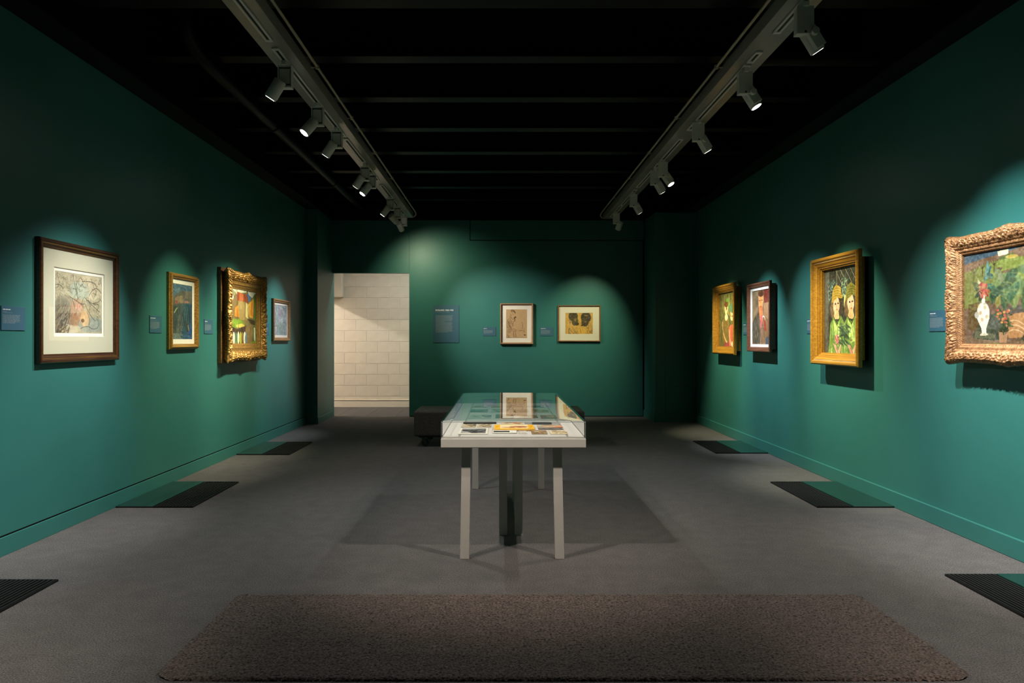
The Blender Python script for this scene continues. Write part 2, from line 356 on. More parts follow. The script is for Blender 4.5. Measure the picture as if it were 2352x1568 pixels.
# ------------------------------------------------------------------ floor vents
vent_labels = {
 (-1, 0): 'floor grille by the left wall, nearest the camera and cut by the left edge',
 (-1, 1): 'floor grille by the left wall, middle one with a dark glossy cover strip',
 (-1, 2): 'floor grille by the left wall, farthest and smallest one',
 (1, 0): 'floor grille by the right wall, nearest the camera and cut by the right edge',
 (1, 1): 'floor grille by the right wall, middle one below the two-figure gold-framed painting',
 (1, 2): 'floor grille by the right wall, farthest and smallest one'}
slat_me = None
for s in (-1, 1):
    for k in range(3):
        y0 = (3.05 if s > 0 else 2.96) + 2.62*k if k < 2 else (8.32 if s > 0 else 8.22)
        if k == 1: y0 = 5.645
        L = 0.985 if k else 0.97
        xw = (XR-0.02) if s > 0 else (-XL-0.02)
        xi, xm = (2.44, 2.715) if s > 0 else (2.385, 2.69)
        t = empty('floor_grille', (0, y0, 0), 0, vent_labels[(s, k)], 'floor grille', 'air grilles set in the carpet along the walls')
        MB().box(s*xi, s*xw, 0, L, 0.0005, 0.0035).build('pit_shade_plate', SHADEJOINTM, t)  # flat black plate on the floor standing in for a shaded recess
        n = 12; step = (xm - xi - 0.008)/n
        for i in range(n):
            if slat_me is None:
                o = MB().box(-0.005, 0.005, 0.004, 0.961, 0.0036, 0.013).build('slat', GRILLE, t, bevel=0.0015, seg=1); slat_me = o.data
            else:
                o = bpy.data.objects.new('slat', slat_me); COL.objects.link(o); o.parent = t
            o.location = (s*(xi + 0.012 + step*i), 0.0, 0)
        MB().box(s*(xi-0.004), s*xi, 0, L, 0.0005, 0.012).box(s*xi, s*xm, L-0.006, L, 0.0005, 0.012).box(s*xi, s*xm, 0, 0.004, 0.0005, 0.010).build('rim', GRILLE, t)
        cv = MB().box(s*(xm+0.003), s*xw, 0.0, L, 0.0036, 0.0135).build('cover_plate', REFLACR, t, bevel=0.002)
        cv['label'] = 'dark glossy cover plate with painted green wall reflection'

# ------------------------------------------------------------------ painting engine (flat pictures painted on grids of coloured points)
def lin(c):
    c = np.array(c, float)/255.0
    return np.where(c <= 0.04045, c/12.92, ((c+0.055)/1.055)**2.4)
def vnoise(h, w, cells, seed, aspect=1.0):
    r = np.random.default_rng(seed); g = r.random((int(cells*aspect)+3, cells+3))
    y = np.linspace(0, cells*aspect, h); x = np.linspace(0, cells, w)
    yi = y.astype(int); xi = x.astype(int); fy = (y-yi)[:, None]; fx = (x-xi)[None, :]
    fy = fy*fy*(3-2*fy); fx = fx*fx*(3-2*fx)
    a = g[np.ix_(yi, xi)]; b = g[np.ix_(yi, xi+1)]; c = g[np.ix_(yi+1, xi)]; d = g[np.ix_(yi+1, xi+1)]
    return (a*(1-fx)+b*fx)*(1-fy) + (c*(1-fx)+d*fx)*fy
class Canvas:
    def __init__(s, w, h, col, seed=1):
        s.w, s.h, s.seed = w, h, seed; s.a = np.ones((h, w, 3))*np.array(col, float)
        s.U, s.V = np.meshgrid((np.arange(w)+0.5)/w, (np.arange(h)+0.5)/h); s.asp = h/w
        n1 = vnoise(h, w, 9, seed+91, s.asp)-0.5; n2 = vnoise(h, w, 9, seed+92, s.asp)-0.5
        s.WU = s.U + 0.02*n1; s.WV = s.V + 0.02*n2; s.r = np.random.default_rng(seed)
    def mixm(s, m, col, al=1.0): m = np.clip(m, 0, 1)[..., None]*al; s.a = s.a*(1-m) + np.array(col, float)*m
    def poly(s, pts, col, al=1.0, warp=True):
        U, V = (s.WU, s.WV) if warp else (s.U, s.V); ins = np.zeros(U.shape, bool); n = len(pts)
        for i in range(n):
            x0, y0 = pts[i]; x1, y1 = pts[(i+1) % n]
            if y0 == y1: continue
            c = ((V > min(y0, y1)) & (V <= max(y0, y1))) & (U < (x1-x0)*(V-y0)/(y1-y0) + x0); ins ^= c
        s.mixm(ins.astype(float), col, al); return s
    def ell(s, cx, cy, rx, ry, col, al=1.0, rot=0.0, soft=0.15):
        dx = s.WU-cx; dy = (s.WV-cy); c, n = math.cos(rot), math.sin(rot)
        X = dx*c + dy*s.asp*n; Y = -dx*n + dy*s.asp*c
        d = np.sqrt((X/rx)**2 + (Y/(ry*s.asp))**2); s.mixm((1+soft-d)/soft, col, al); return s
    def line(s, pts, wd, col, al=1.0, soft=1.5):
        for (x0, y0), (x1, y1) in zip(pts[:-1], pts[1:]):
            dx, dy = x1-x0, (y1-y0)*s.asp; L2 = dx*dx+dy*dy+1e-9
            t = np.clip(((s.U-x0)*dx + (s.V-y0)*s.asp*dy)/L2, 0, 1)
            d = np.sqrt((s.U-x0-t*dx)**2 + ((s.V-y0)*s.asp-t*dy)**2)
            s.mixm((wd-d)/(wd*0.5)*1.0, col, al)
        return s
    def curve(s, p0, p1, p2, wd, col, al=1.0, n=7):
        pts = [((1-t)**2*p0[0]+2*t*(1-t)*p1[0]+t*t*p2[0], (1-t)**2*p0[1]+2*t*(1-t)*p1[1]+t*t*p2[1]) for t in [i/n for i in range(n+1)]]
        return s.line(pts, wd, col, al)
    def strokes(s, n, box, length, wd, cols, ang=None, spread=0.5, al=0.7):
        for _ in range(n):
            x = s.r.uniform(box[0], box[2]); y = s.r.uniform(box[1], box[3]); a = (s.r.uniform(0, PI) if ang is None else ang + s.r.uniform(-spread, spread))
            l = length*s.r.uniform(0.4, 1.2); c = cols[s.r.integers(len(cols))]; bx = s.r.uniform(-0.3, 0.3)*l
            s.curve((x, y), (x + math.cos(a)*l/2 - math.sin(a)*bx, y + (math.sin(a)*l/2 + math.cos(a)*bx)/s.asp), (x+math.cos(a)*l, y+math.sin(a)*l/s.asp), wd*s.r.uniform(0.6, 1.3), c, al, 3)
        return s
    def leaf(s, x, y, l, a, wd, col, al=1.0):
        s.ell(x+math.cos(a)*l/2, y+math.sin(a)*l/2/s.asp, l/2, wd/s.asp, col, al, rot=a, soft=0.3); return s
    def grade(s, k, sat):
        g = s.a.mean(2, keepdims=True); s.a = (g + (s.a-g)*sat)*k; return s
    def tex(s, amt=14, cells=26, ax=1.0):
        n = vnoise(s.h, s.w, cells, s.seed+5, s.asp*ax)-0.5; n2 = vnoise(s.h, s.w, 7, s.seed+6, s.asp)-0.5
        s.a = s.a + (n*amt*2 + n2*amt*1.5)[..., None] + s.r.normal(0, amt*0.15, s.a.shape); return s
def picture_mesh(name, cv, w, h, y, m, parent=None, cx=0.0, cz=0.0, flat=False):
    a = lin(np.clip(cv.a, 0, 255)); H, W = a.shape[:2]
    xs = np.linspace(cx-w/2, cx+w/2, W); zs = np.linspace(cz+h/2, cz-h/2, H)
    X, Z = np.meshgrid(xs, zs); Yv = np.full(X.shape, y)
    v = np.stack([X, -Z*0 + Yv, Z], -1) if not flat else np.stack([X, Z, Yv], -1)
    v = v.reshape(-1, 3)
    I = (np.arange(H-1)[:, None]*W + np.arange(W-1)[None, :]).reshape(-1); f = np.stack([I, I+W, I+W+1, I+1], -1)
    # back board: a slim box behind the painted face gives the sheet its thickness
    nb = len(v); th = 0.004
    if flat: bx = [(cx-w/2, cz+h/2, y-th), (cx+w/2, cz+h/2, y-th), (cx+w/2, cz-h/2, y-th), (cx-w/2, cz-h/2, y-th)]
    else: bx = [(cx-w/2, y+th, cz+h/2), (cx+w/2, y+th, cz+h/2), (cx+w/2, y+th, cz-h/2), (cx-w/2, y+th, cz-h/2)]
    c0, c1, c2, c3 = 0, W-1, H*W-1, (H-1)*W
    v = np.concatenate([v, np.array(bx)]); e = np.array([[c0, c1, nb+1, nb], [c1, c2, nb+2, nb+1], [c2, c3, nb+3, nb+2], [c3, c0, nb, nb+3], [nb, nb+1, nb+2, nb+3]])
    f = np.concatenate([f, e]); cols = np.concatenate([a.reshape(-1, 3), np.tile(a.reshape(-1, 3).mean(0), (4, 1))])
    me = bpy.data.meshes.new(name); me.vertices.add(len(v)); me.vertices.foreach_set('co', v.ravel())
    me.loops.add(f.size); me.loops.foreach_set('vertex_index', f.ravel().astype(np.int32))
    me.polygons.add(len(f)); me.polygons.foreach_set('loop_start', np.arange(0, f.size, 4)); me.update(calc_edges=True)
    at = me.color_attributes.new('Col', 'FLOAT_COLOR', 'POINT')
    at.data.foreach_set('color', np.concatenate([cols, np.ones((len(cols), 1))], 1).ravel()); me.materials.append(m)
    o = bpy.data.objects.new(name, me); COL.objects.link(o)
    if parent is not None: o.parent = parent
    return o

# --- the pictures (free compositions in the colours and rough arrangement of each wall picture)
INK = (46, 38, 32)
def pic_sheep():         # rocky ink-and-wash drawing
    c = Canvas(210, 152, (182, 170, 140), 3)
    c.ell(0.2, 0.15, 0.3, 0.2, (186, 176, 148), 0.6).ell(0.75, 0.2, 0.3, 0.2, (205, 190, 158), 0.7).ell(0.5, 0.28, 0.2, 0.14, (168, 180, 162), 0.7)
    c.ell(0.15, 0.75, 0.22, 0.3, (112, 102, 88), 0.75).ell(0.2, 0.55, 0.18, 0.16, (140, 128, 108), 0.6).ell(0.75, 0.85, 0.3, 0.12, (150, 156, 146), 0.8).ell(0.3, 0.93, 0.2, 0.07, (205, 196, 166), 0.8)
    c.ell(0.45, 0.60, 0.13, 0.17, (186, 138, 108), 0.6).ell(0.40, 0.78, 0.10, 0.1, (176, 122, 86), 0.5).ell(0.62, 0.75, 0.09, 0.12, (212, 168, 118), 0.8).ell(0.57, 0.78, 0.035, 0.03, (90, 60, 40), 0.9).ell(0.48, 0.56, 0.05, 0.05, (218, 160, 140), 0.8)
    c.strokes(150, (0.0, 0.0, 0.5, 0.4), 0.07, 0.004, [(90, 76, 60), (120, 108, 88), (196, 186, 158)], None, al=0.5)
    c.strokes(60, (0.0, 0.5, 0.32, 0.95), 0.14, 0.008, [(50, 46, 42), (90, 82, 72), (170, 160, 138)], 2.2, 0.4, 0.6)
    c.strokes(150, (0.45, 0.03, 0.98, 0.66), 0.09, 0.005, [(86, 70, 56), (110, 92, 72), (196, 186, 156), (140, 122, 98)], None, al=0.55)
    for p in [((0.36,0.02),(0.40,0.22),(0.45,0.40)), ((0.42,0.03),(0.42,0.2),(0.47,0.42)), ((0.70,0.36),(0.85,0.1),(0.98,0.28)), ((0.60,0.38),(0.75,0.5),(0.95,0.62)), ((0.68,0.42),(0.8,0.55),(0.97,0.40)),
              ((0.55,0.12),(0.75,0.08),(0.86,0.14)), ((0.30,0.40),(0.45,0.46),(0.56,0.52)), ((0.34,0.42),(0.42,0.58),(0.40,0.7)), ((0.62,0.5),(0.72,0.7),(0.85,0.78)), ((0.66,0.62),(0.74,0.78),(0.70,0.86)),
              ((0.52,0.92),(0.68,0.84),(0.76,0.92)), ((0.76,0.92),(0.98,0.95),(0.92,0.72)), ((0.92,0.72),(0.86,0.66),(0.9,0.78)), ((0.84,0.5),(0.98,0.45),(0.9,0.58)), ((0.02,0.22),(0.12,0.2),(0.16,0.28))]:
        c.curve(*p, 0.0055, (58, 50, 44), 0.75)
    return c.tex(12, 40)
def pic_harbour():       # blue hill town with a fish-like boat
    c = Canvas(96, 130, (86, 92, 92), 5)
    c.poly([(0,0),(1,0),(1,0.25),(0,0.22)], (76, 96, 118)).strokes(40, (0,0,1,0.2), 0.25, 0.02, [(96,116,138),(58,72,96),(140,150,150)], 0.3, 0.4, 0.6)
    c.poly([(0.1,0.22),(0.5,0.1),(0.9,0.16),(1,0.25),(1,0.45),(0,0.4)], (96, 84, 72)).poly([(0.62,0.13),(0.97,0.10),(0.97,0.24),(0.62,0.26)], (118,100,84))
    c.poly([(0.15,0.26),(0.5,0.2),(0.6,0.33),(0.12,0.36)], (150,120,86)).ell(0.2,0.33,0.08,0.03,(150,70,50),0.9).ell(0.72,0.32,0.1,0.02,(190,120,110),0.9)
    for i in range(6): c.line([(0.2+0.07*i, 0.24),(0.2+0.07*i,0.34)], 0.01, (90,70,52), 0.8)
    c.poly([(0,0.4),(0.55,0.34),(0.5,0.8),(0.3,0.93),(0.0,0.88)], (72, 70, 62)).ell(0.18,0.62,0.2,0.2,(52,48,42),0.8).leaf(0.08,0.52,0.22,-0.6,0.02,(150,156,90))
    c.strokes(40, (0.15,0.45,0.5,0.9), 0.2, 0.015, [(110,104,92),(60,56,50),(140,132,114)], 1.5, 0.2, 0.5)
    c.poly([(0.5,0.36),(1,0.34),(1,1),(0.4,1),(0.55,0.7)], (50, 74, 92)).ell(0.72,0.58,0.2,0.2,(40,52,62),0.9).ell(0.85,0.85,0.12,0.12,(40,70,130),0.9)
    for k in range(7): c.curve((0.55+0.04*k,0.4),(0.5+0.06*k,0.6),(0.72+0.02*k,0.82), 0.010, (130,154,156) if k % 2 else (24,34,42), 0.7)
    c.leaf(0.66,0.66,0.3,1.2,0.05,(60,50,36)).leaf(0.78,0.74,0.15,1.3,0.015,(170,150,60))
    c.poly([(0,0.88),(0.5,0.9),(0.5,1),(0,1)], (110,118,112)).strokes(24, (0.4,0.85,1,1), 0.2, 0.02, [(46,84,150),(30,40,60),(90,110,120)], 0.2, 0.2, 0.6)
    return c.tex(14, 26)
def pic_village():       # cubist street with standing stones
    c = Canvas(150, 130, (120, 108, 66), 9)
    c.poly([(0,0),(0.25,0),(0.3,0.4),(0,0.5)], (132,134,96)).poly([(0.05,0),(0.3,0),(0.3,0.14)], (190,190,160)).poly([(0.28,0),(0.62,0),(0.62,0.06),(0.28,0.09)], (205,206,180)).poly([(0.4,0.0),(0.6,0.0),(0.55,0.05)], (120,150,60))
    c.poly([(0.27,0.07),(0.66,0.1),(0.66,0.24),(0.27,0.22)], (150, 72, 40)).poly([(0.36,0.07),(0.5,0.09),(0.5,0.22),(0.34,0.22)], (182,100,60)).poly([(0.62,0.08),(0.88,0.05),(0.7,0.24)], (76,110,160)).poly([(0.66,0.04),(0.98,0.03),(0.84,0.14),(0.7,0.09)], (200,204,190))
    c.poly([(0.04,0.18),(0.25,0.12),(0.3,0.3),(0.3,0.56),(0.02,0.5)], (118,98,62)).ell(0.10,0.17,0.045,0.05,(226,220,200)).ell(0.09,0.13,0.045,0.02,(190,70,40))
    c.poly([(0.3,0.22),(0.66,0.25),(0.62,0.56),(0.34,0.56)], (156,132,80)).poly([(0.58,0.24),(0.7,0.26),(0.68,0.52),(0.58,0.5)], (214,196,132)).poly([(0.7,0.24),(0.9,0.14),(0.86,0.52),(0.72,0.5)], (222,160,50)).poly([(0.78,0.24),(0.84,0.24),(0.84,0.48),(0.76,0.46)], (206,120,46))
    c.poly([(0.9,0.1),(1,0.06),(1,0.62),(0.88,0.6)], (96,116,58)).poly([(0.2,0.36),(0.3,0.3),(0.34,0.52),(0.18,0.5)], (196,130,50))
    c.ell(0.24,0.62,0.24,0.07,(120,150,50)).ell(0.38,0.66,0.14,0.03,(206,186,84)).poly([(0,0.66),(0.3,0.72),(0.62,0.66),(0.78,0.78),(0.1,0.82),(0,0.78)], (66,50,36)).poly([(0.64,0.52),(0.95,0.56),(0.98,0.64),(0.76,0.62)], (72,56,38))
    c.poly([(0.58,0.68),(0.8,0.62),(0.84,0.96),(0.6,1)], (130,104,66)).poly([(0.86,0.64),(1,0.66),(0.98,1),(0.84,0.95)], (86,96,56)).poly([(0.9,0.68),(0.95,0.68),(0.96,0.92),(0.92,0.96)], (206,214,190))
    for i, (x, q) in enumerate([(0.06,(70,90,120)),(0.16,(220,216,196)),(0.24,(70,120,86)),(0.32,(232,228,206)),(0.40,(170,176,60)),(0.47,(130,90,50)),(0.54,(226,222,204)),(0.60,(90,120,140))]):
        c.ell(x, 0.88, 0.035, 0.1, q, 0.95); c.line([(x+0.035,0.79),(x+0.035,0.98)], 0.006, (60,60,50), 0.6)
    for x0 in (0.27, 0.66, 0.55): c.line([(x0,0),(x0+0.01,0.56)], 0.006, (70,46,30), 0.9)
    c.poly([(0.8,0.94),(1,0.92),(1,1),(0.75,1)], (120,140,50)).strokes(60, (0,0.55,1,1), 0.1, 0.008, [(60,48,34),(150,124,76),(180,170,110)], 1.5, 0.4, 0.4)
    return c.tex(12, 30)
def pic_greydrawing():
    c = Canvas(70, 66, (128, 130, 130), 13)
    c.strokes(170, (0.02,0.02,0.95,0.95), 0.16, 0.016, [(170,160,156),(86,90,98),(140,146,140),(120,112,120)], None, al=0.5)
    c.ell(0.5,0.25,0.2,0.12,(120,104,110),0.6).ell(0.5,0.75,0.25,0.18,(112,124,112),0.6)
    return c.tex(12, 20)
def pic_sitter():        # ink drawing of a bearded seated sitter seen half length
    c = Canvas(104, 136, (206, 172, 128), 17)
    L = (96, 72, 50)
    c.ell(0.3,0.06,0.07,0.05,(150,118,84),0.6).curve((0.24,0.1),(0.28,-0.02),(0.36,0.08),0.008,L).leaf(0.36,0.06,0.14,1.0,0.02,(100,76,54)).curve((0.2,0.16),(0.2,0.28),(0.3,0.32),0.006,L,0.7)
    c.curve((0.38,0.34),(0.46,0.22),(0.46,0.3),0.02,(70,52,38)).curve((0.38,0.28),(0.44,0.38),(0.4,0.42),0.018,(90,70,50)).ell(0.24,0.2,0.02,0.008,L).ell(0.34,0.19,0.02,0.008,L)
    for p in [((0.18,0.25),(0.3,0.4),(0.36,0.34)),((0.12,0.33),(0.02,0.4),(0.05,0.6)),((0.05,0.6),(0.06,0.8),(0.05,0.92)),((0.16,0.3),(0.28,0.45),(0.32,0.6)),((0.1,0.4),(0.16,0.55),(0.22,0.66)),((0.36,0.42),(0.34,0.5),(0.32,0.6)),
              ((0.06,0.62),(0.16,0.75),(0.16,0.85)),((0.14,0.7),(0.4,0.66),(0.5,0.74)),((0.2,0.76),(0.36,0.78),(0.48,0.75)),((0.36,0.78),(0.34,0.9),(0.35,0.95)),((0.44,0.78),(0.46,0.9),(0.48,0.95)),((0.6,0.76),(0.8,0.7),(0.9,0.82)),((0.76,0.46),(0.8,0.56),(0.76,0.7))]:
        c.curve(*p, 0.009, L, 0.85)
    c.strokes(60, (0.06,0.35,0.34,0.72), 0.10, 0.006, [L,(130,102,72)], 1.1, 0.3, 0.7).strokes(20, (0.33,0.8,0.46,0.94), 0.06, 0.006, [L], 1.4, 0.3, 0.6).strokes(16, (0.05,0.7,0.2,0.95), 0.1, 0.006, [L], 1.3, 0.4, 0.6)
    c.strokes(26, (0.5,0.4,0.95,0.95), 0.08, 0.004, [(150,120,88)], None, al=0.6).ell(0.88,0.9,0.04,0.02,(96,80,60)).leaf(0.84,0.88,0.12,0.4,0.006,L)
    return c.tex(5, 24)
def pic_heads():         # two dark heads leaning together
    c = Canvas(130, 108, (190, 150, 76), 19)
    c.ell(0.5,0.4,0.12,0.4,(196,152,66),0.6).ell(0.62,0.86,0.22,0.14,(200,156,60),0.7)
    D = (66, 58, 40)
    c.ell(0.29,0.2,0.155,0.19,D).ell(0.36,0.42,0.10,0.17,(84,74,48),rot=0.35).ell(0.43,0.53,0.07,0.07,D).ell(0.75,0.24,0.165,0.22,D).ell(0.72,0.46,0.12,0.17,(74,64,44)).leaf(0.58,0.61,0.2,-0.3,0.03,D)
    c.ell(0.36,0.36,0.03,0.07,(150,132,72),0.7).ell(0.76,0.16,0.07,0.03,(150,122,60),0.7).ell(0.73,0.44,0.04,0.02,(160,148,110),0.6)
    c.strokes(110, (0.14,0.03,0.42,0.5), 0.04, 0.007, [(100,94,78),(50,44,32),(124,112,76)], None, al=0.5).strokes(110, (0.6,0.04,0.9,0.6), 0.04, 0.007, [(100,92,74),(48,42,30),(130,112,70)], None, al=0.45)
    for _ in range(1): c.ell(0.12,0.5,0.04,0.1,(196,156,86),0.6)
    c.strokes(60, (0.12,0.62,0.5,0.98), 0.12, 0.008, [(130,104,58),(206,172,104),(100,78,44)], 1.3, 0.4, 0.6).strokes(40, (0.72,0.6,0.97,0.98), 0.12, 0.008, [(140,112,60),(120,94,50)], 1.1, 0.4, 0.6)
    c.curve((0.45,0.36),(0.54,0.46),(0.58,0.58),0.007,(120,92,48)).curve((0.54,0.75),(0.54,0.84),(0.57,0.9),0.008,(90,66,36)).curve((0.15,0.72),(0.13,0.85),(0.14,0.98),0.02,(110,84,52)).line([(0.14,0.985),(0.25,0.985)],0.016,(80,58,36)).line([(0.4,0.985),(0.53,0.985)],0.016,(80,58,36))
    return c.tex(8, 30)
def pic_mother():        # woman and child in a wood
    c = Canvas(100, 130, (98, 92, 50), 23)
    c.strokes(120, (0,0,1,0.5), 0.2, 0.018, [(70,86,44),(130,120,60),(160,150,90),(44,60,40),(150,110,50)], 1.5, 0.5, 0.6).ell(0.5,0.22,0.12,0.1,(120,160,70),0.7).ell(0.7,0.3,0.1,0.08,(60,120,90),0.6)
    c.poly([(0.18,0.75),(0.24,0.5),(0.4,0.42),(0.58,0.5),(0.56,1),(0.3,1)], (128,104,56)).ell(0.42,0.3,0.10,0.1,(216,188,130)).ell(0.42,0.22,0.12,0.05,(110,70,40)).ell(0.44,0.3,0.02,0.03,(70,50,40)).ell(0.43,0.46,0.08,0.06,(226,204,150))
    c.curve((0.2,0.55),(0.16,0.75),(0.5,0.95),0.035,(206,164,110)).poly([(0.3,0.92),(0.6,0.92),(0.6,1),(0.3,1)], (150,70,70))
    c.ell(0.74,0.46,0.08,0.07,(226,190,140)).ell(0.68,0.4,0.03,0.04,(206,160,100)).ell(0.82,0.4,0.03,0.04,(206,160,100)).ell(0.72,0.45,0.015,0.015,(60,40,40)).ell(0.78,0.45,0.015,0.015,(60,40,40))
    c.poly([(0.56,0.66),(0.66,0.6),(0.86,0.6),(0.98,0.7),(0.96,0.98),(0.6,0.98)], (206,110,80)).curve((0.74,0.6),(0.72,0.75),(0.76,0.95),0.02,(180,70,60)).curve((0.62,0.7),(0.56,0.85),(0.72,0.96),0.03,(220,160,120)).ell(0.8,0.95,0.07,0.05,(226,206,170))
    c.strokes(50, (0,0.5,0.25,1), 0.15, 0.012, [(76,70,40),(130,116,66)], 1.5, 0.3, 0.5)
    return c.tex(12, 24)
def pic_gentleman():     # man in a dark jacket with a pink tie
    c = Canvas(96, 130, (120, 84, 62), 29)
    c.poly([(0,0),(0.34,0),(0.3,0.5),(0,0.6)], (132,108,80)).ell(0.27,0.2,0.06,0.1,(84,74,58),0.8).poly([(0.66,0),(1,0),(1,0.24),(0.7,0.26)], (112,50,42)).poly([(0.66,0.26),(1,0.24),(1,0.7),(0.66,0.5)], (150,112,82))
    c.ell(0.5,0.19,0.13,0.18,(206,138,84)).ell(0.5,0.07,0.15,0.05,(84,52,36)).poly([(0.4,0.3),(0.6,0.3),(0.64,0.5),(0.52,0.66),(0.4,0.5)], (190,114,70)).line([(0.5,0.16),(0.49,0.25)],0.014,(150,90,56)).ell(0.44,0.19,0.03,0.01,(70,50,40)).ell(0.56,0.19,0.03,0.01,(70,50,40)).line([(0.44,0.305),(0.55,0.305)],0.01,(130,50,44))
    c.poly([(0.0,0.6),(0.12,0.5),(0.4,0.4),(0.56,0.98),(0.1,1),(0,0.9)], (74,66,54)).poly([(0.62,0.44),(0.9,0.56),(1,0.8),(1,1),(0.6,1)], (130,96,68)).poly([(0.42,0.56),(0.56,0.52),(0.6,0.98),(0.46,1)], (132,96,76))
    c.poly([(0.47,0.5),(0.58,0.46),(0.56,0.64),(0.51,0.7)], (214,84,92)).curve((0.6,0.5),(0.68,0.46),(0.74,0.54),0.018,(206,186,176)).poly([(0.66,0.54),(0.76,0.6),(0.8,0.76),(0.7,0.74)], (150,50,44)).curve((0.64,0.7),(0.7,0.85),(0.86,0.98),0.012,(70,60,50)).poly([(0.8,0.86),(1,0.84),(1,1),(0.74,1)], (70,80,90))
    c.strokes(80, (0.03,0.45,0.5,1), 0.14, 0.012, [(50,48,44),(150,130,100),(96,80,64)], 1.4, 0.4, 0.5).strokes(50, (0,0,0.4,0.45), 0.14, 0.012, [(150,126,96),(100,80,60)], 1.5, 0.3, 0.4)
    return c.tex(12, 24)
def pic_twogirls():      # two seated figures in green dresses and hats before a trellis
    c = Canvas(150, 172, (56, 56, 46), 31)
    c.poly([(0,0),(0.14,0),(0.12,1),(0,1)], (84,82,70)).strokes(50, (0.12,0,1,0.45), 0.2, 0.012, [(70,68,56),(40,42,36)], 1.5, 0.3, 0.6)
    for i in range(6): c.line([(0.30+0.13*i,0.0),(0.62+0.13*i,0.32)],0.007,(150,140,112),0.8); c.line([(0.42+0.13*i,0.0),(0.18+0.13*i,0.26)],0.006,(110,104,86),0.7)
    c.line([(0.36,0),(0.36,0.3)],0.007,(120,112,92)).line([(0.88,0.1),(0.88,0.5)],0.007,(140,130,108))
    c.strokes(50, (0.12,0.12,0.34,0.36), 0.04, 0.010, [(90,130,120),(60,90,84),(140,160,130)], None, al=0.7).strokes(45, (0.5,0.12,0.66,0.34), 0.04, 0.010, [(100,150,120),(150,170,110),(60,90,84)], None, al=0.7).ell(0.58,0.40,0.03,0.07,(206,190,120)).ell(0.95,0.48,0.06,0.1,(190,170,150),0.8)
    for (x, hat, hat2, sk) in ((0.37,(170,132,36),(130,98,26),(214,162,120)),(0.75,(126,118,44),(92,90,34),(226,176,140))):
        c.ell(x-0.08,0.47,0.10,0.12,(110,84,54)).ell(x+0.11,0.46,0.05,0.1,(70,56,40)).ell(x-0.02,0.43,0.085,0.095,sk).poly([(x-0.06,0.48),(x+0.03,0.48),(x+0.07,0.6),(x-0.1,0.6)], (214,166,110))
        c.poly([(x-0.17,0.40),(x-0.12,0.24),(x-0.02,0.20),(x+0.1,0.24),(x+0.15,0.36),(x+0.02,0.34)], hat)
        for j in range(4): c.curve((x-0.11,0.25+0.028*j),(x,0.22+0.03*j),(x+0.11,0.26+0.028*j),0.006,hat2)
        c.ell(x-0.045,0.415,0.022,0.010,(60,54,50)).ell(x+0.03,0.41,0.022,0.010,(60,54,50)).line([(x-0.008,0.42),(x-0.012,0.46)],0.006,(190,120,90)).ell(x-0.005,0.487,0.016,0.008,(160,60,50))
        c.poly([(x-0.24,0.95),(x-0.19,0.66),(x-0.1,0.57),(x,0.64),(x+0.1,0.56),(x+0.18,0.64),(x+0.22,0.9),(x+0.2,1),(x-0.26,1)], (112,140,56))
        c.poly([(x-0.1,0.6),(x,0.68),(x+0.06,0.62),(x+0.08,0.85),(x-0.06,0.88)], (176,196,96)).line([(x-0.1,0.57),(x,0.66),(x+0.09,0.56)],0.010,(50,70,36))
        c.strokes(46, (x-0.2,0.62,x+0.17,0.98), 0.12, 0.011, [(60,96,44),(190,206,110),(140,170,76),(84,120,56)], 1.5, 0.35, 0.55)
        c.poly([(x-0.12,0.88),(x-0.04,0.9),(x+0.03,0.98),(x-0.02,1)], (206,146,116)).poly([(x+0.13,0.86),(x+0.06,0.92),(x,0.99),(x+0.06,1)], (212,156,126)).line([(x-0.03,0.93),(x+0.03,0.99)],0.008,(150,80,70))
    c.ell(0.36,0.83,0.05,0.055,(196,110,96)).strokes(20, (0.32,0.78,0.42,0.88), 0.03, 0.007, [(226,170,150),(150,60,60)], None, al=0.8).ell(0.73,0.84,0.03,0.012,(60,50,30)).ell(0.73,0.84,0.01,0.006,(206,180,90))
    c.strokes(40, (0.4,0.66,0.62,0.88), 0.14, 0.013, [(40,56,44),(60,84,64)], 0.3, 0.6, 0.6)
    return c.grade(0.95, 0.85).tex(15, 44)
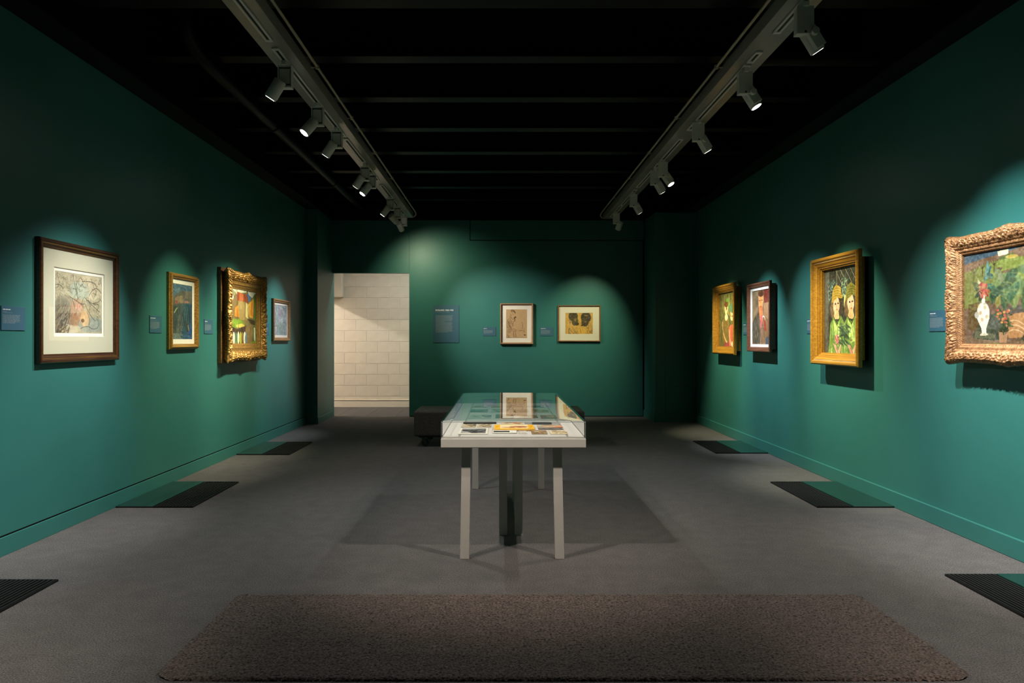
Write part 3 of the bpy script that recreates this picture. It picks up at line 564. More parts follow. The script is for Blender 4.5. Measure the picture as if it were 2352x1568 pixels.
def pic_stilllife():     # white vase, plant pots and foliage before a green hillside
    c = Canvas(250, 190, (118, 124, 44), 37)
    c.poly([(0,0),(1,0),(1,0.14),(0,0.16)], (70,96,112)).poly([(0,0.10),(0.3,0.07),(0.6,0.02),(1,0.06),(1,0.2),(0.3,0.16),(0,0.2)], (132,96,64)).poly([(0.22,0.14),(0.5,0.10),(1,0.16),(1,0.62),(0,0.62),(0,0.22)], (124,134,50)).ell(0.5,0.22,0.28,0.1,(134,150,50),0.8).ell(0.12,0.32,0.16,0.12,(118,118,46),0.7).ell(0.45,0.4,0.14,0.14,(92,128,72),0.6)
    c.poly([(0.35,0.03),(0.45,0.01),(0.46,0.07),(0.36,0.08)], (216,206,160)).poly([(0.36,0.10),(0.5,0.06),(0.52,0.11),(0.4,0.12)], (84,108,40)).ell(0.49,0.10,0.05,0.018,(190,160,50))
    for x, y in ((0.11,0.2),(0.2,0.16),(0.32,0.14)):
        c.line([(x,y+0.1),(x,y)],0.004,(70,54,40)); [c.line([(x,y+0.03),(x+dx,y-0.04)],0.003,(80,60,44)) for dx in (-0.04,-0.015,0.02,0.045)]
    c.leaf(0.32,0.22,0.08,-0.1,0.012,(110,80,50)).leaf(0.40,0.25,0.12,-0.1,0.01,(120,90,56))
    c.poly([(0,0.62),(0.1,0.56),(0.62,0.50),(1,0.6),(1,1),(0,1)], (124,92,66)).poly([(0.05,0.56),(0.17,0.54),(0.17,0.86),(0.04,0.84)], (112,86,42)).poly([(0.1,0.9),(0.22,0.68),(0.42,0.66),(0.42,0.96),(0.3,0.98)], (78,84,62)).ell(0.22,0.9,0.12,0.06,(66,74,50))
    c.poly([(0.42,0.72),(0.62,0.66),(0.62,0.92),(0.46,0.94)], (196,130,66)).ell(0.52,0.58,0.12,0.1,(120,84,56),0.9).ell(0.54,0.64,0.09,0.045,(90,80,66)).poly([(0.62,0.9),(1,0.86),(1,0.96),(0.5,1)], (84,88,48)).poly([(0,0.92),(0.3,0.97),(1,0.94),(1,1),(0,1)], (134,104,72))
    for k in range(3): c.curve((0.45,0.78+0.05*k),(0.52,0.72+0.05*k),(0.6,0.80+0.045*k),0.006,(224,180,120),0.8)
    for i in range(14): c.line([(0.12+0.015*i,0.94),(0.135+0.015*i,0.86+0.003*i)],0.004,(150,140,90),0.8)
    # white vase
    W_ = (236, 226, 200)
    c.poly([(0.175,0.46),(0.245,0.46),(0.228,0.50),(0.228,0.56),(0.272,0.62),(0.275,0.72),(0.24,0.82),(0.232,0.875),(0.25,0.91),(0.17,0.91),(0.19,0.875),(0.182,0.82),(0.145,0.72),(0.148,0.62),(0.195,0.56),(0.195,0.50)], W_).ell(0.21,0.66,0.062,0.10,W_)
    for x, y, q in ((0.18,0.66,(206,150,70)),(0.23,0.61,(200,170,90)),(0.2,0.73,(206,140,80)),(0.25,0.70,(190,160,90)),(0.17,0.59,(214,180,110))): c.ell(x, y, 0.015, 0.02, q, 0.6)
    c.ell(0.14,0.68,0.022,0.035,(190,184,164)).ell(0.21,0.9,0.04,0.012,(214,200,160))
    # flowers in the vase
    for a, x, y, l, q in ((-2.4,0.19,0.46,0.1,(60,74,50)),(-2.0,0.2,0.44,0.11,(176,170,120)),(2.5,0.2,0.42,0.09,(50,64,44)),(-2.7,0.2,0.40,0.12,(90,96,56)),(-1.0,0.22,0.3,0.11,(60,100,96)),(-1.5,0.24,0.3,0.13,(90,140,126)),(0.7,0.25,0.24,0.07,(56,96,90)),(0.2,0.24,0.40,0.09,(56,92,60)),(0.4,0.25,0.36,0.08,(60,110,84)),(1.9,0.2,0.42,0.1,(46,60,40))): c.leaf(x, y, l, a, 0.016, q)
    c.strokes(30, (0.17,0.33,0.25,0.46), 0.04, 0.011, [(200,84,56),(170,50,40),(216,110,70)], None, al=0.9)
    # big plant leaves
    for a, x, y, l, q in ((2.2,0.38,0.40,0.14,(70,104,60)),(1.9,0.4,0.40,0.15,(150,140,60)),(1.5,0.41,0.40,0.17,(66,96,56)),(1.1,0.42,0.40,0.15,(90,120,60)),(-2.2,0.4,0.34,0.12,(120,130,80)),(0.9,0.44,0.38,0.14,(80,112,60)),(2.6,0.4,0.40,0.14,(50,84,60)),
                          (2.6,0.54,0.24,0.12,(56,90,60)),(0.3,0.55,0.22,0.13,(100,130,76)),(1.8,0.56,0.36,0.2,(120,140,66)),(1.3,0.58,0.36,0.22,(90,120,56)),(2.2,0.55,0.38,0.16,(60,100,60)),(0.9,0.6,0.38,0.2,(100,126,70)),(2.8,0.52,0.33,0.14,(60,86,50)),(1.6,0.62,0.4,0.2,(70,96,50))): c.leaf(x, y, l, a, 0.03, q)
    for i in range(5): c.leaf(0.66+0.035*i,0.14+0.03*(i%2),0.36,1.35+0.12*i,0.016,(200,180,130)); c.leaf(0.68+0.035*i,0.2,0.28,1.4+0.12*i,0.008,(120,96,60))
    # flower pot with orange blossom
    c.poly([(0.355,0.86),(0.455,0.86),(0.44,0.99),(0.375,0.99)], (190,134,86)).ell(0.405,0.86,0.05,0.022,(70,54,40)).strokes(40, (0.35,0.62,0.46,0.84), 0.05, 0.008, [(60,80,44),(84,100,54)], None, al=0.9)
    for k in range(16): c.ell(0.345+0.12*c.r.random(),0.63+0.14*c.r.random(),0.012,0.012,[(214,110,60),(226,150,70),(206,80,60)][k%3])
    c.ell(0.33,0.78,0.05,0.07,(92,96,82),0.8).ell(0.68,0.72,0.06,0.14,(150,140,124)).ell(0.74,0.78,0.05,0.1,(96,92,84)).ell(0.86,0.7,0.1,0.12,(110,100,60)).ell(0.92,0.82,0.07,0.08,(150,96,60)).strokes(40,(0.6,0.84,0.95,0.92),0.05,0.005,[(60,60,40),(130,120,80)],1.5,0.2,0.7)
    c.strokes(90, (0,0.18,1,0.6), 0.10, 0.008, [(140,146,62),(104,110,44)], 0.1, 0.4, 0.3)
    return c.grade(0.82, 0.72).tex(15, 60)

# ------------------------------------------------------------------ frames
def ring(mb, w, h, prof):
    """mitred moulding: prof is a list of (inset from the outer edge, distance out from the wall)"""
    vs = []
    for d, p in prof:
        vs += [(-w/2+d, -p, -h/2+d), (w/2-d, -p, -h/2+d), (w/2-d, -p, h/2-d), (-w/2+d, -p, h/2-d)]
    fs = [(i*4+k, i*4+(k+1) % 4, (i+1)*4+(k+1) % 4, (i+1)*4+k) for i in range(len(prof)-1) for k in range(4)]
    return mb.add(vs, fs)
def ornate(name, w, h, prof, carve, bulge, cell, m, parent, seed, amp=0.012, pitch=0.062):
    """carved frame: the profile swept round, with scrolls, leaves and shells raised on it and a scalloped outline"""
    prof_d = np.array([p[0] for p in prof]); prof_p = np.array([p[1] for p in prof])
    seg = np.concatenate([[0], np.cumsum(np.hypot(np.diff(prof_d), np.diff(prof_p)))])
    nk = int(seg[-1]/cell); ss = np.linspace(0, seg[-1], nk); D = np.interp(ss, seg, prof_d); P = np.interp(ss, seg, prof_p)
    V, Fc = [], []; base = 0; rr = np.random.default_rng(seed)
    corners = [(-1,-1),(1,-1),(1,1),(-1,1)]; rail = carve[1]-carve[0]; mid = (carve[0]+carve[1])/2
    for k in range(4):
        a, b = corners[k], corners[(k+1) % 4]; L = w if a[1] == b[1] else h; n = int(L/cell)
        t = np.linspace(0, 1, n+1); s_ = (t-0.5)*L; edge = np.minimum(t, 1-t)*L
        lobes = 0.30*np.abs(np.sin(s_*PI/(pitch*0.5)))**0.6 + 0.12*np.abs(np.sin(s_*PI/(pitch*0.31)+1)) + 0.35*np.sin(s_*9.0+k)**2*np.abs(np.sin(s_*PI/0.021))
        bl = bulge*(1.15*np.exp(-(edge/0.085)**2) + 1.05*np.exp(-(s_/0.060)**2) + 0.35*(np.exp(-((np.abs(s_)-0.085)/0.018)**2)) + lobes*0.55)
        DD, SS = np.meshgrid(D, s_); TT = np.meshgrid(D, t)[1]; PP = np.meshgrid(P, s_)[0]; E = np.meshgrid(D, edge)[1]; BL = np.meshgrid(D, bl)[1]
        q = np.clip((DD-carve[0])/rail, 0, 1); inside = ((DD >= carve[0]) & (DD < carve[1])); env = np.where(inside, np.clip(np.sin(PI*q), 0, 1)**0.35, 0)
        RW = pitch*0.12; H = np.zeros(DD.shape)
        def ridge(ps, pd, r, hgt):
            x0, x1 = ps-3*r, ps+3*r; i0, i1 = np.searchsorted(s_, x0), np.searchsorted(s_, x1)
            if i1 <= i0: return
            g = hgt*np.exp(-(((SS[i0:i1]-ps)**2 + (DD[i0:i1]-pd)**2)/r**2)); H[i0:i1] = np.maximum(H[i0:i1], g)
        nc = int(L/pitch)
        for i in range(nc+1):
            c0 = (i - nc/2)*pitch; fl = 1 if i % 2 else -1
            for j in range(13):        # C-scroll
                th = j/12*1.45*2*PI; ro = 1 - 0.78*j/12
                ridge(c0 + pitch*0.34*ro*math.cos(th), mid + fl*rail*0.30*ro*math.sin(th), RW*(0.65+0.35*ro), 1.0)
            for j in range(5):         # leaves between the scrolls
                u = j/4; ridge(c0 + pitch*(0.50 - 0.12*math.sin(u*PI)), mid - fl*rail*(-0.42+0.84*u), RW*0.7, 0.85)
                ridge(c0 + pitch*(0.30+0.07*j), mid + fl*rail*(0.40-0.05*j), RW*0.5, 0.6)
        for j in range(7):             # shell at the centre of each side, fan of leaves at the corners
            an = PI*(j+0.5)/7
            for u in (0.25, 0.5, 0.75, 1.0):
                ridge(0.055*u*math.cos(an), carve[1]*0.92 - rail*1.0*u*math.sin(an), RW*0.75, 1.35)
        for sg in (-1, 1):
            for j in range(6):
                an = PI*0.5*(j+0.5)/6
                for u in (0.35, 0.6, 0.85, 1.1, 1.35):
                    ridge(sg*(L/2 - rail*1.3 + rail*1.1*u*math.cos(an)*0.9), carve[1] - rail*0.75*u*math.sin(an), RW*0.7, 1.2)
        nz = rr.random(DD.shape); nz = (nz + np.roll(nz,1,0) + np.roll(nz,1,1))/3 - 0.5
        relief = env*amp*(1.5*H - 0.45 + 0.35*nz)
        bead = np.where(inside | (DD < carve[0]), 0, 0.003*np.abs(np.sin(SS*PI/0.016)))
        sc = np.clip((PP-0.03)/0.03, 0, 1); pr = PP + sc*(relief + bead)
        wgt = np.clip(1 - DD/(carve[1]), 0, 1)*np.clip((PP-0.035)/0.03, 0, 1)
        ox = (a[0]*(1-TT) + b[0]*TT); oz = (a[1]*(1-TT) + b[1]*TT)
        X = a[0]*(w/2-DD)*(1-TT) + b[0]*(w/2-DD)*TT; Z = a[1]*(h/2-DD)*(1-TT) + b[1]*(h/2-DD)*TT
        if L == w: Z = Z + a[1]*BL*wgt; X = X + np.sign(ox)*bulge*wgt*np.clip((np.abs(ox)-0.86)/0.14, 0, 1)*1.15
        else: X = X + a[0]*BL*wgt; Z = Z + np.sign(oz)*bulge*wgt*np.clip((np.abs(oz)-0.86)/0.14, 0, 1)*1.15
        vv = np.stack([X, -pr, Z], -1); V.append(vv.reshape(-1, 3)); N1, N2 = vv.shape[:2]
        I = (np.arange(N1-1)[:, None]*N2 + np.arange(N2-1)[None, :]).reshape(-1) + base
        Fc.append(np.stack([I, I+N2, I+N2+1, I+1], -1)); base += N1*N2
    v = np.concatenate(V); f = np.concatenate(Fc)
    me = bpy.data.meshes.new(name); me.from_pydata(v.tolist(), [], f.tolist()); me.update(); me.materials.append(m)
    bm = bmesh.new(); bm.from_mesh(me); bmesh.ops.remove_doubles(bm, verts=bm.verts, dist=0.0006); bm.to_mesh(me); bm.free()
    me.polygons.foreach_set('use_smooth', [True]*len(me.polygons))
    o = bpy.data.objects.new(name, me); COL.objects.link(o); o.parent = parent
    return o
def hang(name, side, along, z, label, cat='painting', group=None, off=0.001):
    if side == 'L': loc, rz = (XL+off, along, z), PI/2
    elif side == 'R': loc, rz = (XR-off, along, z), -PI/2
    else: loc, rz = (along, YB-off, z), 0.0
    return empty(name, loc, rz, label, cat, group)
def sheet(name, w, h, p, t, m, parent):
    return MB().box(-w/2, w/2, -p-t, -p, -h/2, h/2).build(name, m, parent)
ZC = 1.556
# 1 left wall: large mounted drawing in a dark walnut frame
t = hang('framed_drawing', 'L', (4.70+5.676)/2, 1.552, 'large wide ink wash drawing in dark brown frame, nearest on left wall', 'drawing')
W1, H1 = 0.976, 0.82
ring(MB(), W1, H1, [(0,0),(0,0.030),(0.006,0.037),(0.020,0.037),(0.026,0.030),(0.040,0.027),(0.046,0.020),(0.060,0.018),(0.060,0.008)]).build('frame', DKWOOD, t)
g = ring(MB(), W1-0.054, H1-0.054, [(0,0.031),(0.0,0.0315),(0.008,0.0305),(0.0082,0.029)]).build('gold_fillet', wood('dull_gold_fillet', (0.10,0.05,0.01), (0.18,0.09,0.02), 0.4, metal=0.3), t); g['label'] = 'thin dull gold line'
ring(MB(), W1-0.118, H1-0.118, [(0,0.015),(0.118,0.015),(0.122,0.0075)]).build('mount', MOUNT, t)
ring(MB(), W1-0.118-0.23, H1-0.118-0.23, [(0,0.0075),(0.026,0.0075),(0.027,0.0067)]).build('inner_mount', MOUNTW, t)
picture_mesh('artwork', pic_sheep(), W1-0.118-0.286, H1-0.118-0.286, -0.0065, PAPER, t)
sheet('glazing', W1-0.119, H1-0.119, 0.0165, 0.0012, GLAZ, t)
# 2 left wall: tall narrow blue landscape
t = hang('framed_drawing', 'L', (6.545+7.158)/2, ZC, 'blue townscape on paper in worn gold frame, second on left wall', 'drawing')
W1, H1 = 0.613, 0.70
ring(MB(), W1, H1, [(0,0),(0,0.022),(0.004,0.028),(0.010,0.028),(0.014,0.040),(0.022,0.048),(0.030,0.046),(0.036,0.036),(0.044,0.034),(0.048,0.024),(0.052,0.022),(0.052,0.01)]).build('frame', OLDGOLD, t)
ring(MB(), W1-0.102, H1-0.102, [(0,0.013),(0.042,0.013),(0.044,0.011)]).build('mount', MOUNTW, t)
picture_mesh('artwork', pic_harbour(), W1-0.102-0.086, H1-0.102-0.082, -0.010, PAPER, t)
sheet('glazing', W1-0.103, H1-0.103, 0.015, 0.002, GLAZ, t)
# 3 left wall: cubist street in a deep carved gilt frame
t = hang('framed_painting', 'L', (7.718+9.0)/2, 1.556, 'abstract village painting in deep carved gilt frame on left wall')
W1, H1 = 1.282, 1.03
MB().box(-W1/2, W1/2, -0.040, 0, -H1/2+0.005, H1/2-0.005).build('backing_box', wood('dark_box_wood', (0.10,0.05,0.015), (0.20,0.10,0.03), 0.5), t, bevel=0.004)
ornate('frame', W1-0.075, H1-0.065, [(0.03,0.038),(0.02,0.075),(0,0.100),(0.006,0.116),(0.030,0.124),(0.070,0.110),(0.095,0.096),(0.099,0.084),(0.120,0.078),(0.132,0.080),(0.137,0.071),(0.160,0.062),(0.165,0.058)], (0.0, 0.099), 0.022, 0.0055, GILT, t, 41, 0.014, 0.07)
picture_mesh('artwork', pic_village(), W1-0.075-0.33, H1-0.065-0.33, -0.050, PAINTED, t, 0, 0)
g = ring(MB(), W1-0.075-0.328, H1-0.065-0.328, [(0,0.060),(0.014,0.056),(0.015,0.0505)]).build('slip', OLDGOLD, t)
# 4 left wall, far: small grey drawing
t = hang('framed_drawing', 'L', (9.527+10.26)/2, ZC, 'small grey drawing in brown frame, last on left wall before the pillar', 'drawing')
W1, H1 = 0.735, 0.56
ring(MB(), W1, H1, [(0,0),(0,0.030),(0.008,0.040),(0.020,0.040),(0.028,0.030),(0.040,0.028),(0.048,0.020),(0.048,0.008)]).build('frame', MIDWOOD, t)
ring(MB(), W1-0.094, H1-0.094, [(0,0.011),(0.028,0.011),(0.03,0.009)]).build('mount', mat('pale_pink_mount', (0.55,0.45,0.38), 0.8), t)
picture_mesh('artwork', pic_greydrawing(), W1-0.094-0.058, H1-0.094-0.058, -0.008, PAPER, t)
# 5, 6 back wall
t = hang('framed_drawing', 'B', 0.254, 1.561, 'upright ink drawing of seated sitter in light wood frame, back wall', 'drawing')
W1, H1 = 0.554, 0.682
ring(MB(), W1, H1, [(0,0),(0,0.050),(0.003,0.052),(0.016,0.052),(0.018,0.050),(0.019,0.034),(0.027,0.030),(0.028,0.018)]).build('frame', TANWOOD, t)
ring(MB(), W1-0.054, H1-0.054, [(0,0.020),(0.073,0.020),(0.075,0.018)]).build('mount', MOUNTW, t)
picture_mesh('artwork', pic_sitter(), W1-0.054-0.148, H1-0.054-0.148, -0.0175, PAPER, t, 0, 0.005)
sheet('glazing', W1-0.055, H1-0.055, 0.023, 0.002, GLAZ, t)
t = hang('framed_drawing', 'B', 1.302, 1.566, 'wide drawing of two dark heads on tan paper, right on back wall', 'drawing')
W1, H1 = 0.717, 0.61
ring(MB(), W1, H1, [(0,0),(0,0.030),(0.004,0.036),(0.012,0.036),(0.017,0.026),(0.022,0.024),(0.022,0.010)]).build('frame', MIDWOOD, t)
ring(MB(), W1-0.042, H1-0.042, [(0,0.014),(0.106,0.014),(0.108,0.012)]).build('mount', MOUNT, t)
picture_mesh('artwork', pic_heads(), W1-0.042-0.212, H1-0.042-0.19, -0.0115, PAPER, t, 0, 0.004)
# 7 right wall far
t = hang('framed_painting', 'R', (10.25+9.30)/2, 1.566, 'painting of woman and child in gold frame, farthest on right wall')
W1, H1 = 0.95, 0.935
prof9 = [(0.05,0.0),(0.05,0.062),(0,0.066),(0.004,0.095),(0.016,0.105),(0.030,0.105),(0.036,0.098),(0.060,0.088),(0.066,0.080),(0.074,0.080),(0.078,0.070),(0.090,0.066),(0.094,0.056),(0.104,0.054),(0.106,0.03)]
ring(MB(), W1, H1, prof9).build('frame', GOLDWOOD, t)
picture_mesh('artwork', pic_mother(), W1-0.21, H1-0.21, -0.034, PAINTED, t)
# 8 right wall: man
t = hang('framed_painting', 'R', (8.84+8.10)/2, ZC, 'portrait of man in dark jacket, reddish brown frame with white slip')
W1, H1 = 0.742, 0.80
ring(MB(), W1, H1, [(0.03,0.0),(0.03,0.055),(0,0.060),(0,0.085),(0.006,0.093),(0.016,0.093),(0.030,0.084),(0.046,0.078),(0.050,0.070),(0.056,0.068),(0.056,0.05)]).build('frame', REDWOOD, t)
g = ring(MB(), W1-0.11, H1-0.11, [(0,0.062),(0.0,0.064),(0.030,0.060),(0.031,0.05)]).build('slip', mat('white_slip', (0.85,0.80,0.72), 0.6), t); g['label'] = 'white inner slip'
picture_mesh('artwork', pic_gentleman(), W1-0.17, H1-0.17, -0.052, PAINTED, t)
# 9 right wall: two figures in green
t = hang('framed_painting', 'R', (6.95+6.03)/2, 1.558, 'painting of two figures in green dresses and hats, thick gold frame')
W1, H1 = 0.925, 0.985
ring(MB(), W1, H1, [(0.06,0.0),(0.06,0.076),(0.002,0.080),(0,0.086),(0.003,0.112),(0.014,0.124),(0.030,0.124),(0.040,0.114),(0.043,0.106),(0.047,0.106),(0.050,0.110),(0.062,0.098),(0.080,0.088),(0.084,0.078),(0.094,0.076),(0.098,0.064),(0.110,0.060),(0.112,0.03)]).build('frame', GOLDWOOD, t)
g = ring(MB(), W1-0.086, H1-0.086, [(0,0.1065),(0,0.1075),(0.004,0.1075),(0.004,0.106)]).build('fillet', mat('pale_fillet', (0.6,0.52,0.36), 0.5), t); g['label'] = 'thin pale fillet line'
picture_mesh('artwork', pic_twogirls(), W1-0.22, H1-0.22, -0.034, PAINTED, t)
MB().box(-W1/2+0.06, W1/2-0.06, -0.03, 0, -H1/2+0.06, H1/2-0.06).build('backing', MIDWOOD, t)
# 10 right wall near: still life in carved frame, running out of the picture
t = hang('framed_painting', 'R', 4.86-0.575, 1.557, 'still life with white vase in carved bronze frame at right edge')
W1, H1 = 1.15, 0.826
MB().box(-W1/2+0.03, W1/2-0.03, -0.045, 0, -H1/2+0.03, H1/2-0.03).build('backing_box', MIDWOOD, t)
ornate('frame', W1-0.02, H1-0.02, [(0.035,0.03),(0.020,0.06),(0.0,0.085),(0.006,0.104),(0.026,0.120),(0.055,0.112),(0.078,0.098),(0.082,0.088),(0.098,0.086),(0.102,0.078),(0.114,0.074),(0.119,0.055)], (0.0, 0.082), 0.015, 0.0045, GILTB, t, 51, 0.0085, 0.056)
picture_mesh('artwork', pic_stilllife(), W1-0.02-0.238, H1-0.02-0.238, -0.060, PAINTED, t)

# ------------------------------------------------------------------ wall labels and the text panel
def bars(mb, x0, z, width, hgt, r, p, fill=0.9):
    x = x0
    while x < x0 + width - 0.002:
        wd = min(hgt*r.uniform(1.5, 5.5), x0 + width - x); mb.box(x, x+wd, -p-0.0006, -p, z-hgt/2, z+hgt/2); x += wd + hgt*0.55
lr = random.Random(5)
def wall_label(side, along, z, label, title=0.4, lines=7, w_=0.222, h_=0.148):
    t = hang('wall_label', side, along, z, label, 'wall label', 'small blue wall labels beside the pictures', 0.0005)
    MB().box(-w_/2, w_/2, -0.005, 0, -h_/2, h_/2).build('board', PLATEM, t, bevel=0.0008, seg=1)
    x0 = -w_/2 + 0.014
    m = MB(); bars(m, x0, h_/2-0.022, w_*title, 0.0052, lr, 0.005); m.build('heading', LETTER, t)
    m = MB(); bars(m, x0, h_/2-0.034, w_*title*0.5, 0.0028, lr, 0.005); bars(m, x0, h_/2-0.040, w_*title*1.3, 0.0028, lr, 0.005); m.build('caption', LETTERDIM, t)
    m = MB()
    for i in range(lines):
        last = i == lines-1; bars(m, x0, h_/2-0.056-0.0078*i, w_*(0.70 + lr.uniform(-0.03, 0.03))*(0.7 if last else 1), 0.0042, lr, 0.005)
    m.build('text_lines', LETTERDIM, t)
wall_label('L', 4.49, 1.429, 'blue label left of the large wide drawing, cut close to the left edge', 0.3)
wall_label('L', 6.337, 1.43, 'blue label left of the blue townscape on the left wall', 0.4, 8)
wall_label('L', 7.48, 1.43, 'blue label partly in the shadow left of the carved gilt frame', 0.3, 8)
wall_label('L', 9.31, 1.43, 'blue label mostly hidden between the carved gilt frame and the small grey drawing', 0.3, 8)
wall_label('B', -0.205, 1.431, 'blue label left of the upright ink drawing on the back wall', 0.25, 7)
wall_label('B', 0.757, 1.431, 'blue label between the two drawings on the back wall', 0.35, 8)
wall_label('R', 9.12, 1.43, 'blue label left of the portrait of the man, far along the right wall', 0.4, 8)
wall_label('R', 7.20, 1.43, 'blue label mostly hidden behind the thick honey-gold frame', 0.4, 8)
wall_label('R', 5.11, 1.43, 'blue label left of the carved still life frame near the right edge', 0.3, 9)
t = hang('text_panel', 'B', -0.933, 1.557, 'tall blue introduction panel with a white heading beside the doorway', 'text panel', None, 0.0005)
MB().box(-0.219, 0.219, -0.008, 0, -0.314, 0.314).build('board', PLATEM, t, bevel=0.001, seg=1)
def text_mesh(name, s, width, x0, zbase, p, m, parent, bold=0.0):
    cu = bpy.data.curves.new(name, 'FONT'); cu.body = s; cu.size = 1.0; cu.extrude = 0.0; cu.offset = bold; cu.resolution_u = 2
    tmp = bpy.data.objects.new(name + '_tmp', cu); COL.objects.link(tmp); bpy.context.view_layer.update()
    me = bpy.data.meshes.new_from_object(tmp.evaluated_get(bpy.context.evaluated_depsgraph_get())); bpy.data.objects.remove(tmp)
    xs = [v.co.x for v in me.vertices]; k = width/(max(xs)-min(xs)); mn = min(xs)
    for v in me.vertices: v.co = Vector((x0 + (v.co.x-mn)*k, -p, zbase + v.co.y*k))
    me.name = name; me.materials.clear(); me.materials.append(m)
    o = bpy.data.objects.new(name, me); COL.objects.link(o); o.parent = parent
    return o
text_mesh('heading', 'ENGLAND 1928\u20131933', 0.300, -0.176, 0.222, 0.0090, LETTER, t, 0.035)
text_mesh('subheading', 'THE PATH TO FAME', 0.226, -0.174, 0.196, 0.0090, LETTERDIM, t)
m = MB()
for i in range(26):
    wd = 0.282 + lr.uniform(-0.012, 0.008)
    if i == 9: wd = 0.145
    if i == 25: wd = 0.21
    bars(m, -0.174, 0.143-0.0112*i, wd, 0.0056, lr, 0.008)
m.build('text_lines', LETTERDIM, t)

# ------------------------------------------------------------------ lighting tracks
TZ = 3.20
def track(name, x0, x1, xc, y0, y1, sgn, label, segs):
    # sgn: +1 when the conduit runs on the +X side
    t = empty(name, ((x0+x1)/2, y0, TZ), 0, label, 'lighting track', 'lighting tracks under the ceiling'); ox = -(x0+x1)/2; L = y1-y0
    MB().box(x0+ox, x1+ox, 0, L, 0, 0.088).build('beam', TRACKM, t, bevel=0.003)
    xs = (x1 if sgn > 0 else x0) + ox + sgn*0.045
    MB().tube([(xs, 0, 0.072), (xs, L-0.12, 0.072), (xs, L-0.03, 0.05), (xs-sgn*0.03, L+0.005, 0.02), (xs-sgn*0.05, L+0.004, 0.02)], 0.010, 10).build('conduit', CONDM, t)
    y = 0.7
    while y < L-0.4:
        MB().box(xs-0.012, xs+0.012, y-0.012, y+0.012, 0.058, 0.086).box(min(xs, xs-sgn*0.045), max(xs, xs-sgn*0.045), y-0.008, y+0.008, 0.066, 0.072).build('conduit_clip', CONDM, t); y += 1.22
    y = 1.1
    while y < L:
        MB().tube([(0, y, 0.086), (0, y, 0.301)], 0.006, 8).build('hanger_rod', BLACKST, t); y += 0.965*2
    for (a, b) in segs:
        a -= y0; b -= y0
        r = MB().box(-0.024, -0.010, a, b, -0.011, -0.0005).box(0.010, 0.024, a, b, -0.011, -0.0005).box(-0.024, 0.024, a-0.03, a, -0.012, -0.0005).box(-0.024, 0.024, b, b+0.03, -0.012, -0.0005).build('rail', RAILM, t, bevel=0.0015, seg=1)
        MB().box(-0.0098, 0.0098, a, b, -0.004, -0.0007).build('slot', SLOTM, r)
    return t
track('lighting_track', -1.57, -1.38, -1.475, -1.5, 11.44, 1, 'grey ceiling lighting track running along the left side of the room',
      [(-1.4, 1.4), (1.5, 3.1), (3.2, 4.62), (4.79, 5.0), (5.10, 6.02), (6.07, 6.80), (6.95, 7.80), (7.98, 8.7), (9.0, 9.9), (9.98, 11.1)])
track('lighting_track', 1.602, 1.80, 1.701, -1.5, 11.56, -1, 'grey ceiling lighting track running along the right side of the room',
      [(-1.4, 1.4), (1.5, 3.0), (3.1, 4.50), (4.85, 4.98), (5.08, 6.30), (6.42, 6.60), (6.95, 7.75), (7.9, 8.05), (8.2, 9.1), (9.3, 10.3), (10.4, 11.3)])

